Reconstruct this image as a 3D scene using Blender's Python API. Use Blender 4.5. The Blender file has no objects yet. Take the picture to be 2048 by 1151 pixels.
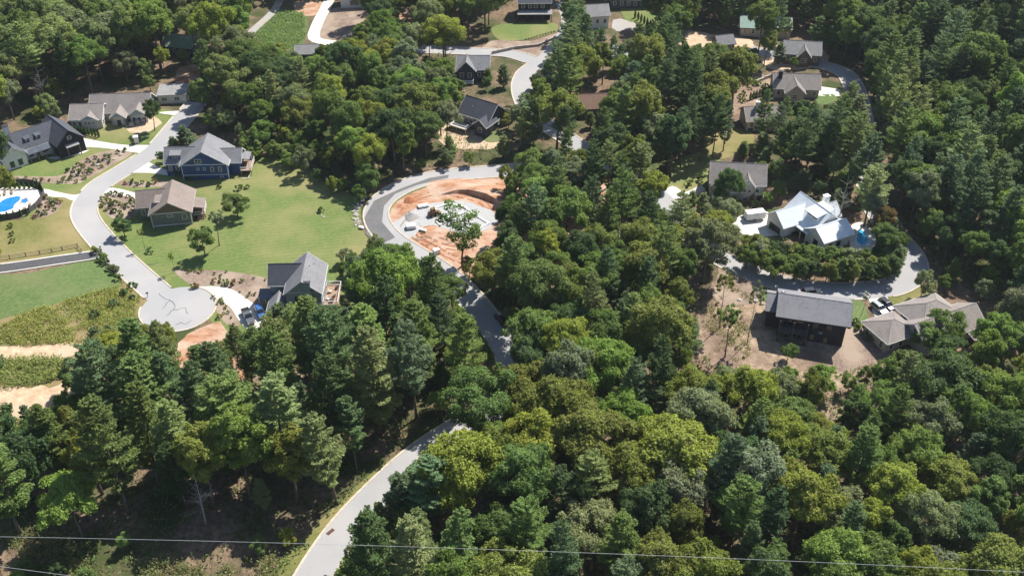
import bpy, bmesh, math, random
import numpy as np
from mathutils import Vector, Matrix

random.seed(7)
R = math.radians
S = bpy.context.scene
COL = S.collection

# ------------------------------------------------------------------ camera, sky, sun, exposure
PITCH, CAM_H, FPX = R(36.8), 150.0, 2030.0
cam_d = bpy.data.cameras.new('camera')
cam_d.sensor_width = 36.0
cam_d.lens = 36.0 * FPX / 2048.0
cam_d.clip_start, cam_d.clip_end = 1.0, 12000.0
cam = bpy.data.objects.new('camera', cam_d)
cam.location = (0, 0, CAM_H)
cam.rotation_euler = (R(90) - PITCH, 0, 0)
COL.objects.link(cam)
S.camera = cam

SUN_EL, SUN_AZ = R(52), R(42)            # azimuth measured from +Y (away from camera) towards +X
W = bpy.data.worlds.new('World'); S.world = W; W.use_nodes = True
wn = W.node_tree.nodes; wl = W.node_tree.links
bg = wn['Background']
sky = wn.new('ShaderNodeTexSky'); sky.sky_type = 'NISHITA'; sky.sun_disc = False
sky.sun_elevation = SUN_EL; sky.sun_rotation = SUN_AZ; sky.altitude = 700
wl.new(sky.outputs['Color'], bg.inputs['Color']); bg.inputs['Strength'].default_value = 0.085
sd = bpy.data.lights.new('sun', 'SUN'); sd.energy = 4.6; sd.angle = R(0.53); sd.color = (1.0, 0.95, 0.87)
sun = bpy.data.objects.new('sun', sd); COL.objects.link(sun)
sv = Vector((math.sin(SUN_AZ) * math.cos(SUN_EL), math.cos(SUN_AZ) * math.cos(SUN_EL), math.sin(SUN_EL)))
sun.rotation_euler = (-sv).to_track_quat('-Z', 'Y').to_euler()
sun.location = sv * 400
S.view_settings.view_transform = 'Standard'; S.view_settings.look = 'None'
S.view_settings.exposure = 0.9; S.view_settings.gamma = 1.0
S.render.engine = 'CYCLES'
S.cycles.max_bounces = 5; S.cycles.diffuse_bounces = 3; S.cycles.transmission_bounces = 3
S.cycles.glossy_bounces = 2; S.cycles.use_denoising = True

HAZE = 0.00006
S.cycles.volume_bounces = 0

# ------------------------------------------------------------------ terrain and sight points
def sm(a, b, x):
    t = np.clip((x - a) / (b - a), 0, 1)
    return t * t * (3 - 2 * t)

def hgt(x, y):
    x = np.asarray(x, float); y = np.asarray(y, float)
    z = 0.45 * np.sin(x * .05 + .7) * np.sin(y * .045) + 0.25 * np.sin(x * .11 + y * .07)
    z = z + 26 * sm(126, 230, x) * sm(150, 290, y) + 12 * sm(128, 190, x) * sm(200, 320, y)
    z = z - 3.6 * sm(190, 148, y) * sm(45, 60, x)
    z = z + 60 * sm(430, 900, y) + 30 * sm(-190, -420, x)
    z = z - 9 * sm(120, 60, y)
    return z

def hz(x, y): return float(hgt(x, y))

_sp, _cp = math.sin(PITCH), math.cos(PITCH)
def ray_at(px, py, z):
    a = (px - 1024) / FPX; b = (575.5 - py) / FPX
    dy = _cp + b * _sp; dz = -_sp + b * _cp
    t = (z - CAM_H) / dz
    return a * t, dy * t

def G(px, py, dz=0.0):
    """the place on the terrain (or dz above it) seen at a point of the survey photograph"""
    z = 0.0
    for _ in range(14):
        x, y = ray_at(px, py, z + dz)
        z = 0.5 * z + 0.5 * hz(x, y)
    return x, y

def proj(x, y, z):
    d = y * _cp - (z - CAM_H) * _sp
    u = y * _sp + (z - CAM_H) * _cp
    return 1024 + FPX * x / d, 575.5 - FPX * u / d

# ------------------------------------------------------------------ materials
MATS = {}
def base_mat(name):
    m = bpy.data.materials.new(name); m.use_nodes = True
    MATS[name] = m
    nt = m.node_tree
    return m, nt, nt.nodes['Principled BSDF'], nt.nodes['Material Output']

def nmat(name, c1, c2, scale=1.0, rough=.85, spec=.25, detail=6, bump=0.0, bscale=None, c3=None, scale3=.06, lo=.35, hi=.65, metal=0, stretch=None):
    m, nt, b, out = base_mat(name)
    N, L = nt.nodes, nt.links
    tc = N.new('ShaderNodeTexCoord'); co = tc.outputs['Object']
    if stretch:
        mp = N.new('ShaderNodeMapping'); mp.inputs['Scale'].default_value = stretch
        L.new(co, mp.inputs['Vector']); co = mp.outputs['Vector']
    nz = N.new('ShaderNodeTexNoise'); nz.inputs['Scale'].default_value = scale; nz.inputs['Detail'].default_value = detail
    nz.inputs['Roughness'].default_value = .65
    L.new(co, nz.inputs['Vector'])
    rp = N.new('ShaderNodeValToRGB'); rp.color_ramp.elements[0].position = lo; rp.color_ramp.elements[1].position = hi
    rp.color_ramp.elements[0].color = (*c1, 1); rp.color_ramp.elements[1].color = (*c2, 1)
    L.new(nz.outputs['Fac'], rp.inputs['Fac'])
    col = rp.outputs['Color']
    if c3:
        n3 = N.new('ShaderNodeTexNoise'); n3.inputs['Scale'].default_value = scale3; n3.inputs['Detail'].default_value = 5
        L.new(co, n3.inputs['Vector'])
        r3 = N.new('ShaderNodeValToRGB'); r3.color_ramp.elements[0].position = .42; r3.color_ramp.elements[1].position = .62
        L.new(n3.outputs['Fac'], r3.inputs['Fac'])
        mx = N.new('ShaderNodeMixRGB'); mx.inputs['Color2'].default_value = (*c3, 1)
        L.new(r3.outputs['Color'], mx.inputs['Fac']); L.new(col, mx.inputs['Color1']); col = mx.outputs['Color']
    L.new(col, b.inputs['Base Color'])
    b.inputs['Roughness'].default_value = rough; b.inputs['Specular IOR Level'].default_value = spec
    b.inputs['Metallic'].default_value = metal
    if bump:
        nb = N.new('ShaderNodeTexNoise'); nb.inputs['Scale'].default_value = bscale or scale * 3; nb.inputs['Detail'].default_value = 5
        L.new(co, nb.inputs['Vector'])
        bp = N.new('ShaderNodeBump'); bp.inputs['Strength'].default_value = bump; bp.inputs['Distance'].default_value = .3
        L.new(nb.outputs['Fac'], bp.inputs['Height']); L.new(bp.outputs['Normal'], b.inputs['Normal'])
    return m

def solid(name, c, rough=.6, spec=.3, metal=0.0, var=.12, scale=1.5):
    return nmat(name, tuple(v * (1 - var) for v in c), tuple(min(.95, v * (1 + var)) for v in c), scale, rough, spec, metal=metal)

def leaf_mat(name, vary=.48, trans=.36, rough=.6, spec=.18):
    m, nt, b, out = base_mat(name)
    N, L = nt.nodes, nt.links
    oi = N.new('ShaderNodeObjectInfo'); ge = N.new('ShaderNodeNewGeometry')
    tc = N.new('ShaderNodeTexCoord'); nz = N.new('ShaderNodeTexNoise'); nz.inputs['Scale'].default_value = .45; nz.inputs['Detail'].default_value = 2
    L.new(tc.outputs['Object'], nz.inputs['Vector'])
    ad = N.new('ShaderNodeMath'); ad.operation = 'MULTIPLY_ADD'; ad.inputs[1].default_value = .55
    L.new(ge.outputs['Random Per Island'], ad.inputs[0])
    m2 = N.new('ShaderNodeMath'); m2.operation = 'MULTIPLY'; m2.inputs[1].default_value = .75; L.new(nz.outputs['Fac'], m2.inputs[0]); L.new(m2.outputs[0], ad.inputs[2])
    mr = N.new('ShaderNodeMapRange'); mr.inputs['From Min'].default_value = .1; mr.inputs['From Max'].default_value = .95
    mr.inputs['To Min'].default_value = 1 - vary; mr.inputs['To Max'].default_value = 1 + vary * 1.5
    L.new(ad.outputs[0], mr.inputs['Value'])
    hs = N.new('ShaderNodeHueSaturation')
    hm = N.new('ShaderNodeMapRange'); hm.inputs['To Min'].default_value = .480; hm.inputs['To Max'].default_value = .516
    L.new(ge.outputs['Random Per Island'], hm.inputs['Value']); L.new(hm.outputs[0], hs.inputs['Hue'])
    L.new(mr.outputs[0], hs.inputs['Value']); L.new(oi.outputs['Color'], hs.inputs['Color'])
    L.new(hs.outputs['Color'], b.inputs['Base Color'])
    b.inputs['Roughness'].default_value = rough; b.inputs['Specular IOR Level'].default_value = spec
    tr = N.new('ShaderNodeBsdfTranslucent')
    tg = N.new('ShaderNodeMixRGB'); tg.blend_type = 'MULTIPLY'; tg.inputs['Fac'].default_value = 1; tg.inputs['Color2'].default_value = (1.5, 1.6, .7, 1)
    L.new(hs.outputs['Color'], tg.inputs['Color1']); L.new(tg.outputs['Color'], tr.inputs['Color'])
    mx = N.new('ShaderNodeMixShader'); mx.inputs['Fac'].default_value = trans
    L.new(b.outputs[0], mx.inputs[1]); L.new(tr.outputs[0], mx.inputs[2]); L.new(mx.outputs[0], out.inputs['Surface'])
    return m

M_LEAF = leaf_mat('broad_leaf'); M_NEEDLE = leaf_mat('pine_needle', .36, .28, .6, .15)
M_BARK = nmat('bark', (.07, .055, .04), (.20, .17, .14), 3, .9, .1, bump=.4)
M_DEADWOOD = nmat('dead_wood', (.22, .20, .18), (.42, .39, .35), 2, .9, .1)
M_FLOOR = nmat('forest_floor', (.10, .070, .048), (.25, .175, .12), .9, .95, .1, bump=.5, c3=(.055, .07, .025), scale3=.08)

def lawn_mat(name, g1, g2, dry, stripe_rot, stripe_scale, stripe=.18):
    m, nt, b, out = base_mat(name)
    N, L = nt.nodes, nt.links
    tc = N.new('ShaderNodeTexCoord')
    def noise(s, d=6, v=None):
        n = N.new('ShaderNodeTexNoise'); n.inputs['Scale'].default_value = s; n.inputs['Detail'].default_value = d; n.inputs['Roughness'].default_value = .62
        L.new(v or tc.outputs['Object'], n.inputs['Vector']); return n.outputs['Fac']
    def ramp(f, a, c):
        r = N.new('ShaderNodeValToRGB'); r.color_ramp.elements[0].position = a; r.color_ramp.elements[1].position = c
        L.new(f, r.inputs['Fac']); return r
    r1 = ramp(noise(1.1), .3, .72); r1.color_ramp.elements[0].color = (*g1, 1); r1.color_ramp.elements[1].color = (*g2, 1)
    r2 = ramp(noise(.045, 7), .44, .64)
    mx = N.new('ShaderNodeMixRGB'); mx.inputs['Color2'].default_value = (*dry, 1)
    L.new(r2.outputs['Color'], mx.inputs['Fac']); L.new(r1.outputs['Color'], mx.inputs['Color1'])
    mp = N.new('ShaderNodeMapping'); mp.inputs['Rotation'].default_value = (0, 0, R(stripe_rot)); L.new(tc.outputs['Object'], mp.inputs['Vector'])
    wv = N.new('ShaderNodeTexWave'); wv.inputs['Scale'].default_value = stripe_scale; wv.inputs['Distortion'].default_value = 1.6; wv.inputs['Detail Scale'].default_value = .15
    L.new(mp.outputs['Vector'], wv.inputs['Vector'])
    mr = N.new('ShaderNodeMapRange'); mr.inputs['To Min'].default_value = 1 - stripe; mr.inputs['To Max'].default_value = 1 + stripe * .6; L.new(wv.outputs['Fac'], mr.inputs['Value'])
    hs = N.new('ShaderNodeHueSaturation'); L.new(mx.outputs['Color'], hs.inputs['Color']); L.new(mr.outputs[0], hs.inputs['Value'])
    L.new(hs.outputs['Color'], b.inputs['Base Color']); b.inputs['Roughness'].default_value = .9; b.inputs['Specular IOR Level'].default_value = .15
    bp = N.new('ShaderNodeBump'); bp.inputs['Strength'].default_value = .5; bp.inputs['Distance'].default_value = .15
    L.new(noise(4, 4), bp.inputs['Height']); L.new(bp.outputs['Normal'], b.inputs['Normal'])
    return m

M_LAWN = lawn_mat('lawn_grass', (.095, .140, .036), (.155, .195, .062), (.215, .205, .085), 78, .22, .07)
M_LAWN2 = lawn_mat('lawn_dry', (.11, .12, .035), (.18, .18, .06), (.26, .21, .10), 60, .4, .08)
M_LAWN3 = lawn_mat('lawn_lush', (.070, .115, .035), (.135, .185, .065), (.155, .17, .075), 30, .3, .08)
M_MEADOW = nmat('meadow_soil', (.11, .12, .04), (.20, .18, .075), .8, .95, .1, bump=.5, c3=(.27, .19, .11), scale3=.07)
M_KUDZU = nmat('vine_ground', (.07, .10, .035), (.13, .16, .06), 1, .9, .1)
M_CLAY = nmat('red_clay', (.28, .135, .075), (.43, .25, .16), .45, .95, .1, bump=.8, bscale=1.0, c3=(.44, .32, .24), scale3=.16, stretch=(1, 1.7, 1))
M_CLAYD = nmat('dark_clay', (.22, .085, .045), (.34, .15, .08), .9, .95, .1, bump=.7, bscale=1.5)
M_SAND = nmat('sandy_soil', (.40, .28, .18), (.58, .44, .31), .5, .95, .1, bump=.5, c3=(.46, .36, .26), scale3=.1)
M_MULCH = nmat('mulch', (.15, .105, .08), (.30, .225, .18), 1.6, .95, .1, bump=.6, c3=(.33, .26, .20), scale3=.15)
M_STRAW = nmat('straw_ground', (.20, .145, .10), (.39, .295, .21), .7, .95, .1, bump=.7, bscale=1.6, c3=(.16, .11, .085), scale3=.09)
M_ROAD = nmat('asphalt', (.285, .285, .29), (.335, .33, .33), 6, .9, .15, bump=.15, c3=(.345, .335, .33), scale3=.09)
M_NEWROAD = nmat('fresh_asphalt', (.10, .10, .105), (.155, .155, .16), 2.5, .9, .15, c3=(.15, .145, .14), scale3=.3)
M_DARKROAD = nmat('dark_asphalt', (.06, .06, .065), (.10, .10, .105), 2.5, .9, .2)
M_KERB = nmat('kerb_concrete', (.40, .34, .27), (.55, .48, .39), 1.0, .9, .15)
M_CONC = nmat('concrete', (.56, .53, .48), (.68, .65, .60), .5, .85, .2, c3=(.54, .50, .45), scale3=.2)
M_GRAVEL = nmat('gravel', (.24, .24, .235), (.42, .42, .41), 4, .95, .1, bump=.5, c3=(.36, .33, .30), scale3=.12)
M_SITEGR = nmat('gravel_pad', (.30, .30, .30), (.44, .44, .435), 3, .95, .1, bump=.4)
M_CRACK = solid('crack_sealer', (.10, .10, .10))
M_FOOT = solid('footing_concrete', (.74, .73, .70))
M_STONE = nmat('field_stone', (.25, .22, .19), (.48, .44, .39), 1.5, .9, .15, bump=.4)
M_WATER = None
def water():
    m, nt, b, out = base_mat('pool_water')
    N, L = nt.nodes, nt.links
    nz = N.new('ShaderNodeTexNoise'); nz.inputs['Scale'].default_value = 1.2; tc = N.new('ShaderNodeTexCoord'); L.new(tc.outputs['Object'], nz.inputs['Vector'])
    rp = N.new('ShaderNodeValToRGB'); rp.color_ramp.elements[0].color = (.01, .13, .45, 1); rp.color_ramp.elements[1].color = (.03, .26, .62, 1)
    L.new(nz.outputs['Fac'], rp.inputs['Fac']); L.new(rp.outputs['Color'], b.inputs['Base Color']); b.inputs['Roughness'].default_value = .08
    bp = N.new('ShaderNodeBump'); bp.inputs['Strength'].default_value = .15; L.new(nz.outputs['Fac'], bp.inputs['Height']); L.new(bp.outputs['Normal'], b.inputs['Normal'])
    return m
M_WATER = water()
M_WATER2 = nmat('turquoise_water', (.02, .30, .55), (.06, .46, .66), 1, .08, .5)

def roof_mat(name, c, v=.22):
    return nmat(name, tuple(x * (1 - v) for x in c), tuple(x * (1 + v) for x in c), 2.2, .92, .15, detail=9, bump=.25, bscale=7, c3=tuple(x * 1.12 for x in c), scale3=.35)
RF_GREY = roof_mat('shingle_grey', (.19, .19, .20)); RF_DARK = roof_mat('shingle_dark', (.075, .08, .095))
RF_BROWN = roof_mat('shingle_brown', (.21, .175, .155)); RF_TAN = roof_mat('shingle_tan', (.235, .21, .195))
RF_LIGHT = roof_mat('shingle_pale', (.24, .235, .235)); RF_RUST = roof_mat('shingle_rust', (.20, .13, .10))
RF_METAL = nmat('metal_white', (.58, .62, .65), (.64, .68, .71), .6, .35, .5)
RF_METALD = nmat('metal_dark', (.06, .07, .09), (.10, .11, .13), .6, .3, .5)
RF_METALG = nmat('metal_green', (.19, .30, .24), (.25, .36, .30), .6, .4, .5)
def siding(name, c, freq=1.0):
    m = solid(name, c, .75, .2, var=.07, scale=.8)
    nt = m.node_tree; N, L = nt.nodes, nt.links
    tc = N.new('ShaderNodeTexCoord'); wv = N.new('ShaderNodeTexWave'); wv.bands_direction = 'Z'; wv.wave_profile = 'SAW'; wv.inputs['Scale'].default_value = 1.6 * freq
    L.new(tc.outputs['Object'], wv.inputs['Vector']); bp = N.new('ShaderNodeBump'); bp.inputs['Strength'].default_value = .5; bp.inputs['Distance'].default_value = .05
    L.new(wv.outputs['Fac'], bp.inputs['Height']); L.new(bp.outputs['Normal'], nt.nodes['Principled BSDF'].inputs['Normal'])
    return m
W_WHITE = siding('siding_white', (.72, .72, .70)); W_CREAM = siding('siding_cream', (.58, .55, .48)); W_BLUE = siding('siding_blue', (.05, .085, .20))
W_OLIVE = siding('siding_olive', (.155, .17, .15)); W_GREY = siding('siding_grey', (.27, .33, .36)); W_CHAR = siding('siding_charcoal', (.045, .045, .055))
W_BEIGE = siding('siding_beige', (.40, .37, .32)); W_BLACK = siding('siding_black', (.03, .03, .035)); W_BROWNG = siding('siding_brown', (.16, .12, .085))
W_SLATE = siding('siding_slate', (.07, .075, .10)); W_LBLUE = siding('siding_pale_blue', (.30, .37, .42)); W_STONEB = solid('stone_base', (.16, .17, .18), .9, var=.3, scale=4)
M_TRIM = solid('white_trim', (.74, .74, .72), .5); M_TRIMD = solid('dark_trim', (.05, .05, .055), .5); M_TRIMT = solid('tan_trim', (.45, .40, .34), .6)
M_DECK = nmat('deck_wood', (.24, .15, .10), (.36, .25, .18), 3, .8, .2); M_DECKD = nmat('deck_dark', (.07, .065, .065), (.13, .12, .12), 3, .8, .2)
M_TIMBER = nmat('weathered_timber', (.16, .12, .085), (.28, .22, .165), 3, .9, .1)
def glass(name, c):
    m, nt, b, out = base_mat(name)
    b.inputs['Base Color'].default_value = (*c, 1); b.inputs['Roughness'].default_value = .06; b.inputs['Specular IOR Level'].default_value = .8
    return m
M_GLASS = glass('window_glass', (.025, .03, .035)); M_CARGLASS = glass('car_glass', (.015, .018, .022)); M_WARM = glass('curtained_glass', (.30, .24, .10))
M_TYRE = solid('tyre_rubber', (.02, .02, .02), .8); M_RIM = solid('alloy_rim', (.45, .45, .46), .35, metal=.8)
def paint(name, c, metal=.3):
    m, nt, b, out = base_mat(name); b.inputs['Base Color'].default_value = (*c, 1); b.inputs['Roughness'].default_value = .3; b.inputs['Metallic'].default_value = metal
    b.inputs['Coat Weight'].default_value = .6; b.inputs['Coat Roughness'].default_value = .05; return m
M_LAMP = solid('lamp_lens', (.7, .7, .68), .15); M_TAIL = solid('tail_lens', (.45, .02, .02), .2)

# ------------------------------------------------------------------ object helpers
def tag(o, label, cat, group=None, kind=None):
    if label: o['label'] = label
    if cat: o['category'] = cat
    if group: o['group'] = group
    if kind: o['kind'] = kind
    return o

def empty(name, loc, rz=0.0):
    o = bpy.data.objects.new(name, None); COL.objects.link(o)
    o.location = loc; o.rotation_euler = (0, 0, rz); o.empty_display_size = .5
    return o

def link(name, me, parent=None, loc=None, rot=None):
    o = bpy.data.objects.new(name, me); COL.objects.link(o)
    if parent is not None: o.parent = parent
    if loc is not None: o.location = loc
    if rot is not None: o.rotation_euler = rot
    return o

class MB:
    def __init__(s): s.v = []; s.f = []
    def poly(s, vs, faces):
        n = len(s.v); s.v += [tuple(v) for v in vs]; s.f += [tuple(i + n for i in f) for f in faces]; return s
    def box(s, x0, x1, y0, y1, z0, z1):
        return s.poly([(x0, y0, z0), (x1, y0, z0), (x1, y1, z0), (x0, y1, z0), (x0, y0, z1), (x1, y0, z1), (x1, y1, z1), (x0, y1, z1)],
                      [(3, 2, 1, 0), (4, 5, 6, 7), (0, 1, 5, 4), (1, 2, 6, 5), (2, 3, 7, 6), (3, 0, 4, 7)])
    def slab(s, quad, t):
        """a quad lying on top, thickened downwards by t"""
        n = len(quad)
        top = list(quad); bot = [(x, y, z - t) for x, y, z in quad]
        fs = [tuple(range(n)), tuple(reversed(range(n, 2 * n)))] + [(i, i + n, (i + 1) % n + n, (i + 1) % n) for i in range(n)]
        return s.poly(top + bot, fs)
    def tube(s, pts, rad, n=6, cap=True):
        rings = []
        for i, p in enumerate(pts):
            p = Vector(p); a = Vector(pts[max(0, i - 1)]); b = Vector(pts[min(len(pts) - 1, i + 1)])
            d = (b - a); d = d.normalized() if d.length > 1e-6 else Vector((0, 0, 1))
            u = d.orthogonal().normalized() if abs(d.z) < .95 else Vector((1, 0, 0)); u = (u - d * u.dot(d)).normalized(); w = d.cross(u)
            r = rad[i] if isinstance(rad, (list, tuple)) else rad
            rings.append([p + (u * math.cos(k * 2 * math.pi / n) + w * math.sin(k * 2 * math.pi / n)) * r for k in range(n)])
        vs = [v for r_ in rings for v in r_]; fs = []
        for i in range(len(rings) - 1):
            for k in range(n):
                fs.append((i * n + k, i * n + (k + 1) % n, (i + 1) * n + (k + 1) % n, (i + 1) * n + k))
        if cap: fs += [tuple(reversed(range(n))), tuple(range((len(rings) - 1) * n, len(rings) * n))]
        return s.poly(vs, fs)
    def mesh(s, name, mat, smooth=False):
        me = bpy.data.meshes.new(name); me.from_pydata(s.v, [], s.f); me.materials.append(mat)
        bm = bmesh.new(); bm.from_mesh(me); bmesh.ops.recalc_face_normals(bm, faces=bm.faces); bm.to_mesh(me); bm.free()
        if smooth: me.polygons.foreach_set('use_smooth', [True] * len(me.polygons))
        me.update(); return me
    def build(s, name, mat, parent=None, smooth=False):
        return link(name, s.mesh(name, mat, smooth), parent)

def box(name, mat, parent, *a): return MB().box(*a).build(name, mat, parent)

def smooth_path(pts, step=2.0, closed=False):
    p = [Vector(q) for q in pts]; n = len(p); out = []
    rng = range(n if closed else n - 1)
    for i in rng:
        p0 = p[(i - 1) % n] if closed or i > 0 else p[0] * 2 - p[1]
        p1, p2 = p[i], p[(i + 1) % n]
        p3 = p[(i + 2) % n] if closed or i + 2 < n else p2 * 2 - p1
        k = max(1, int((p2 - p1).length / step))
        for j in range(k):
            t = j / k
            out.append(.5 * ((2 * p1) + (p2 - p0) * t + (2 * p0 - 5 * p1 + 4 * p2 - p3) * t * t + (3 * p1 - p0 - 3 * p2 + p3) * t ** 3))
    if not closed: out.append(p[-1])
    return out

GX = np.concatenate([-np.geomspace(3000, 262.5, 22)[:-1], np.arange(-262.5, 262.6, 2.5), np.geomspace(262.5, 3000, 22)[1:]])
GY = np.concatenate([np.linspace(-600, 70, 14)[:-1], np.arange(70, 460.1, 2.5), np.geomspace(460, 4000, 26)[1:]])
def make_ground():
    X, Y = np.meshgrid(GX, GY); Z = hgt(X, Y)
    nx, ny = len(GX), len(GY)
    v = np.stack([X.ravel(), Y.ravel(), Z.ravel()], 1)
    i = np.arange(nx * ny).reshape(ny, nx)
    f = np.stack([i[:-1, :-1].ravel(), i[:-1, 1:].ravel(), i[1:, 1:].ravel(), i[1:, :-1].ravel()], 1)
    me = bpy.data.meshes.new('ground'); me.from_pydata(v.tolist(), [], f.tolist()); me.materials.append(M_FLOOR)
    me.polygons.foreach_set('use_smooth', [True] * len(me.polygons))
    o = link('ground', me); o['kind'] = 'structure'; o['label'] = 'brown leaf litter floor of the woods'
    return o
make_ground()

def inside(poly, x, y):
    c = False; n = len(poly); j = n - 1
    for i in range(n):
        xi, yi = poly[i][0], poly[i][1]; xj, yj = poly[j][0], poly[j][1]
        if (yi > y) != (yj > y) and x < (xj - xi) * (y - yi) / (yj - yi) + xi: c = not c
        j = i
    return c

SHEETS = {}
def sheet(name, px, mat, off, label=None, smooth=True, rough=0.0, world=False, kind='structure', cat=None):
    pts = [Vector((*(q if world else G(*q)), 0)) for q in px]
    if smooth: pts = smooth_path(pts, 1.5, True)
    if rough:
        rr = random.Random(len(px) * 7 + int(px[0][0]))
        pts = [p + Vector((rr.gauss(0, rough), rr.gauss(0, rough), 0)) for p in pts]
    SHEETS.setdefault(name, []).append([(p.x, p.y) for p in pts])
    bm = bmesh.new()
    vs = [bm.verts.new(p) for p in pts]
    es = [bm.edges.new((vs[i], vs[(i + 1) % len(vs)])) for i in range(len(vs))]
    bmesh.ops.triangle_fill(bm, edges=es, use_beauty=True)
    x0, x1 = min(p.x for p in pts), max(p.x for p in pts); y0, y1 = min(p.y for p in pts), max(p.y for p in pts)
    for g, ax in ((GX, 0), (GY, 1)):
        lo, hi = (x0, x1) if ax == 0 else (y0, y1)
        for c in g[(g > lo) & (g < hi)]:
            co = Vector((c, 0, 0)) if ax == 0 else Vector((0, c, 0)); no = Vector((1, 0, 0)) if ax == 0 else Vector((0, 1, 0))
            bmesh.ops.bisect_plane(bm, geom=bm.verts[:] + bm.edges[:] + bm.faces[:], plane_co=co, plane_no=no, dist=1e-4)
    for v in bm.verts: v.co.z = hz(v.co.x, v.co.y) + off
    bmesh.ops.recalc_face_normals(bm, faces=bm.faces)
    if bm.faces and sum(f.normal.z for f in bm.faces) < 0: bmesh.ops.reverse_faces(bm, faces=bm.faces[:])
    me = bpy.data.meshes.new(name); bm.to_mesh(me); bm.free(); me.materials.append(mat)
    me.polygons.foreach_set('use_smooth', [True] * len(me.polygons))
    o = link(name, me)
    tag(o, label, cat, None, kind)
    return o

KERBS = []
ROADS = []      # centre lines with half widths, used to keep tree trunks off the roads
def ribbon(name, px, width, mat, off=.07, kerb=True, label=None, widths=None, kmat=None):
    pts = smooth_path([Vector((*G(*q), 0)) for q in px], 1.4)
    ROADS.append(([(p.x, p.y) for p in pts], width / 2))
    mb = MB(); kb = MB(); n = len(pts); L5 = 7
    dirs = []
    for i in range(n):
        d = pts[min(n - 1, i + 1)] - pts[max(0, i - 1)]; d.z = 0; dirs.append(d.normalized())
    rows = []
    for i, p in enumerate(pts):
        nrm = Vector((-dirs[i].y, dirs[i].x, 0))
        row = []
        for k in range(L5):
            q = p + nrm * width * (k / (L5 - 1) - .5)
            row.append((q.x, q.y, hz(q.x, q.y) + off))
        rows.append(row)
    mb.poly([v for r_ in rows for v in r_], [(i * L5 + k, i * L5 + k + 1, (i + 1) * L5 + k + 1, (i + 1) * L5 + k) for i in range(n - 1) for k in range(L5 - 1)])
    o = mb.build(name, mat, None, True); tag(o, label, None, None, 'structure')
    if kerb: KERBS.append((o, pts, dirs, width, off, kmat or M_KERB, len(ROADS) - 1))
    return o

# ------------------------------------------------------------------ the setting: lawns, beds, bare ground
sheet('lawn', [(0, 298), (60, 305), (130, 290), (200, 255), (250, 215), (345, 222), (352, 250), (330, 285), (345, 300), (480, 322), (525, 310), (600, 332), (660, 372), (716, 398), (722, 440), (735, 475), (800, 505), (780, 590), (700, 650), (560, 660), (450, 665), (400, 620), (300, 560), (200, 520), (0, 400)], M_LAWN, .030, 'mown lawn with pale mowing stripes between the houses')
sheet('lawn', [(-40, 440), (40, 440), (100, 415), (135, 385), (150, 400), (160, 450), (195, 500), (150, 512), (-40, 535)], M_LAWN2, .034, 'dry mown lawn behind the split rail fence')
sheet('lawn', [(-40, 560), (60, 545), (185, 522), (215, 540), (243, 575), (170, 592), (110, 608), (60, 624), (-40, 660)], M_LAWN3, .038, 'lush green lawn beside the dark private lane')
sheet('meadow', [(-40, 655), (60, 622), (120, 604), (180, 588), (245, 570), (215, 525), (240, 535), (285, 565), (296, 595), (275, 635), (255, 660), (200, 692), (-40, 700)], M_MEADOW, .042, 'rough weedy meadow beside the turning circle')
sheet('dirt_path', [(-40, 694), (100, 690), (210, 680), (240, 692), (120, 714), (-40, 718)], M_SAND, .046, 'pale sandy track along the meadow', rough=.25)
sheet('scrub', [(-40, 716), (60, 714), (150, 712), (150, 760), (60, 780), (-40, 782)], M_MEADOW, .038, 'scrubby ground below the sandy track')
sheet('bare_ground', [(-40, 775), (60, 772), (115, 770), (160, 735), (205, 742), (130, 800), (60, 832), (-40, 845)], M_SAND, .044, 'bare sandy soil at the edge of the wood', rough=.3)
sheet('bare_ground', [(352, 705), (372, 668), (400, 655), (440, 645), (455, 660), (452, 700), (500, 750), (430, 790), (350, 745)], M_CLAY, .041, 'bare orange soil below the turning circle', rough=.3)
sheet('bare_ground', [(700, 720), (640, 720), (480, 740), (330, 760), (300, 830), (420, 850), (600, 800)], M_STRAW, .020, 'brown needle litter under the pines', rough=.4)
sheet('bare_ground', [(1180, 342), (1000, 352), (900, 360), (830, 378), (780, 405), (768, 440), (800, 472), (860, 505), (930, 548), (1000, 560), (1160, 500), (1230, 420)], M_CLAY, .036, 'orange clay building plot inside the road bend', rough=.2)
sheet('gravel_pad', [(775, 455), (800, 438), (835, 415), (900, 402), (950, 408), (1000, 432), (985, 452), (935, 468), (860, 450), (830, 470), (810, 478)], M_SITEGR, .060, 'pale gravel pad under the new foundation', rough=.15)
sheet('grass_verge', [(772, 432), (780, 408), (830, 374), (905, 356), (1000, 349), (1000, 353), (910, 362), (838, 380), (792, 405), (778, 430)], M_LAWN3, .052, 'narrow green verge inside the road bend')
sheet('grass_verge', [(900, 555), (935, 585), (975, 650), (1005, 715), (975, 720), (930, 640), (885, 575)], M_LAWN3, .052, 'tall bright grass bank beside the wooded road')
sheet('grass_verge', [(905, 846), (930, 850), (860, 885), (780, 950), (700, 1025), (630, 1090), (570, 1160), (530, 1160), (620, 1060), (720, 965), (820, 890)], M_LAWN2, .052, 'thin dry verge along the lower road')
sheet('grass_verge', [(668, 1160), (690, 1110), (720, 1060), (740, 1090), (720, 1160)], M_LAWN3, .053, 'green verge under the shade of the lower pines')
sheet('bare_ground', [(1385, 690), (1400, 620), (1430, 560), (1450, 525), (1520, 550), (1545, 580), (1700, 640), (1745, 655), (1800, 705), (1790, 760), (1700, 800), (1600, 800), (1480, 770)], M_STRAW, .038, 'bare mulched slope around the charcoal house', rough=.4)
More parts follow.
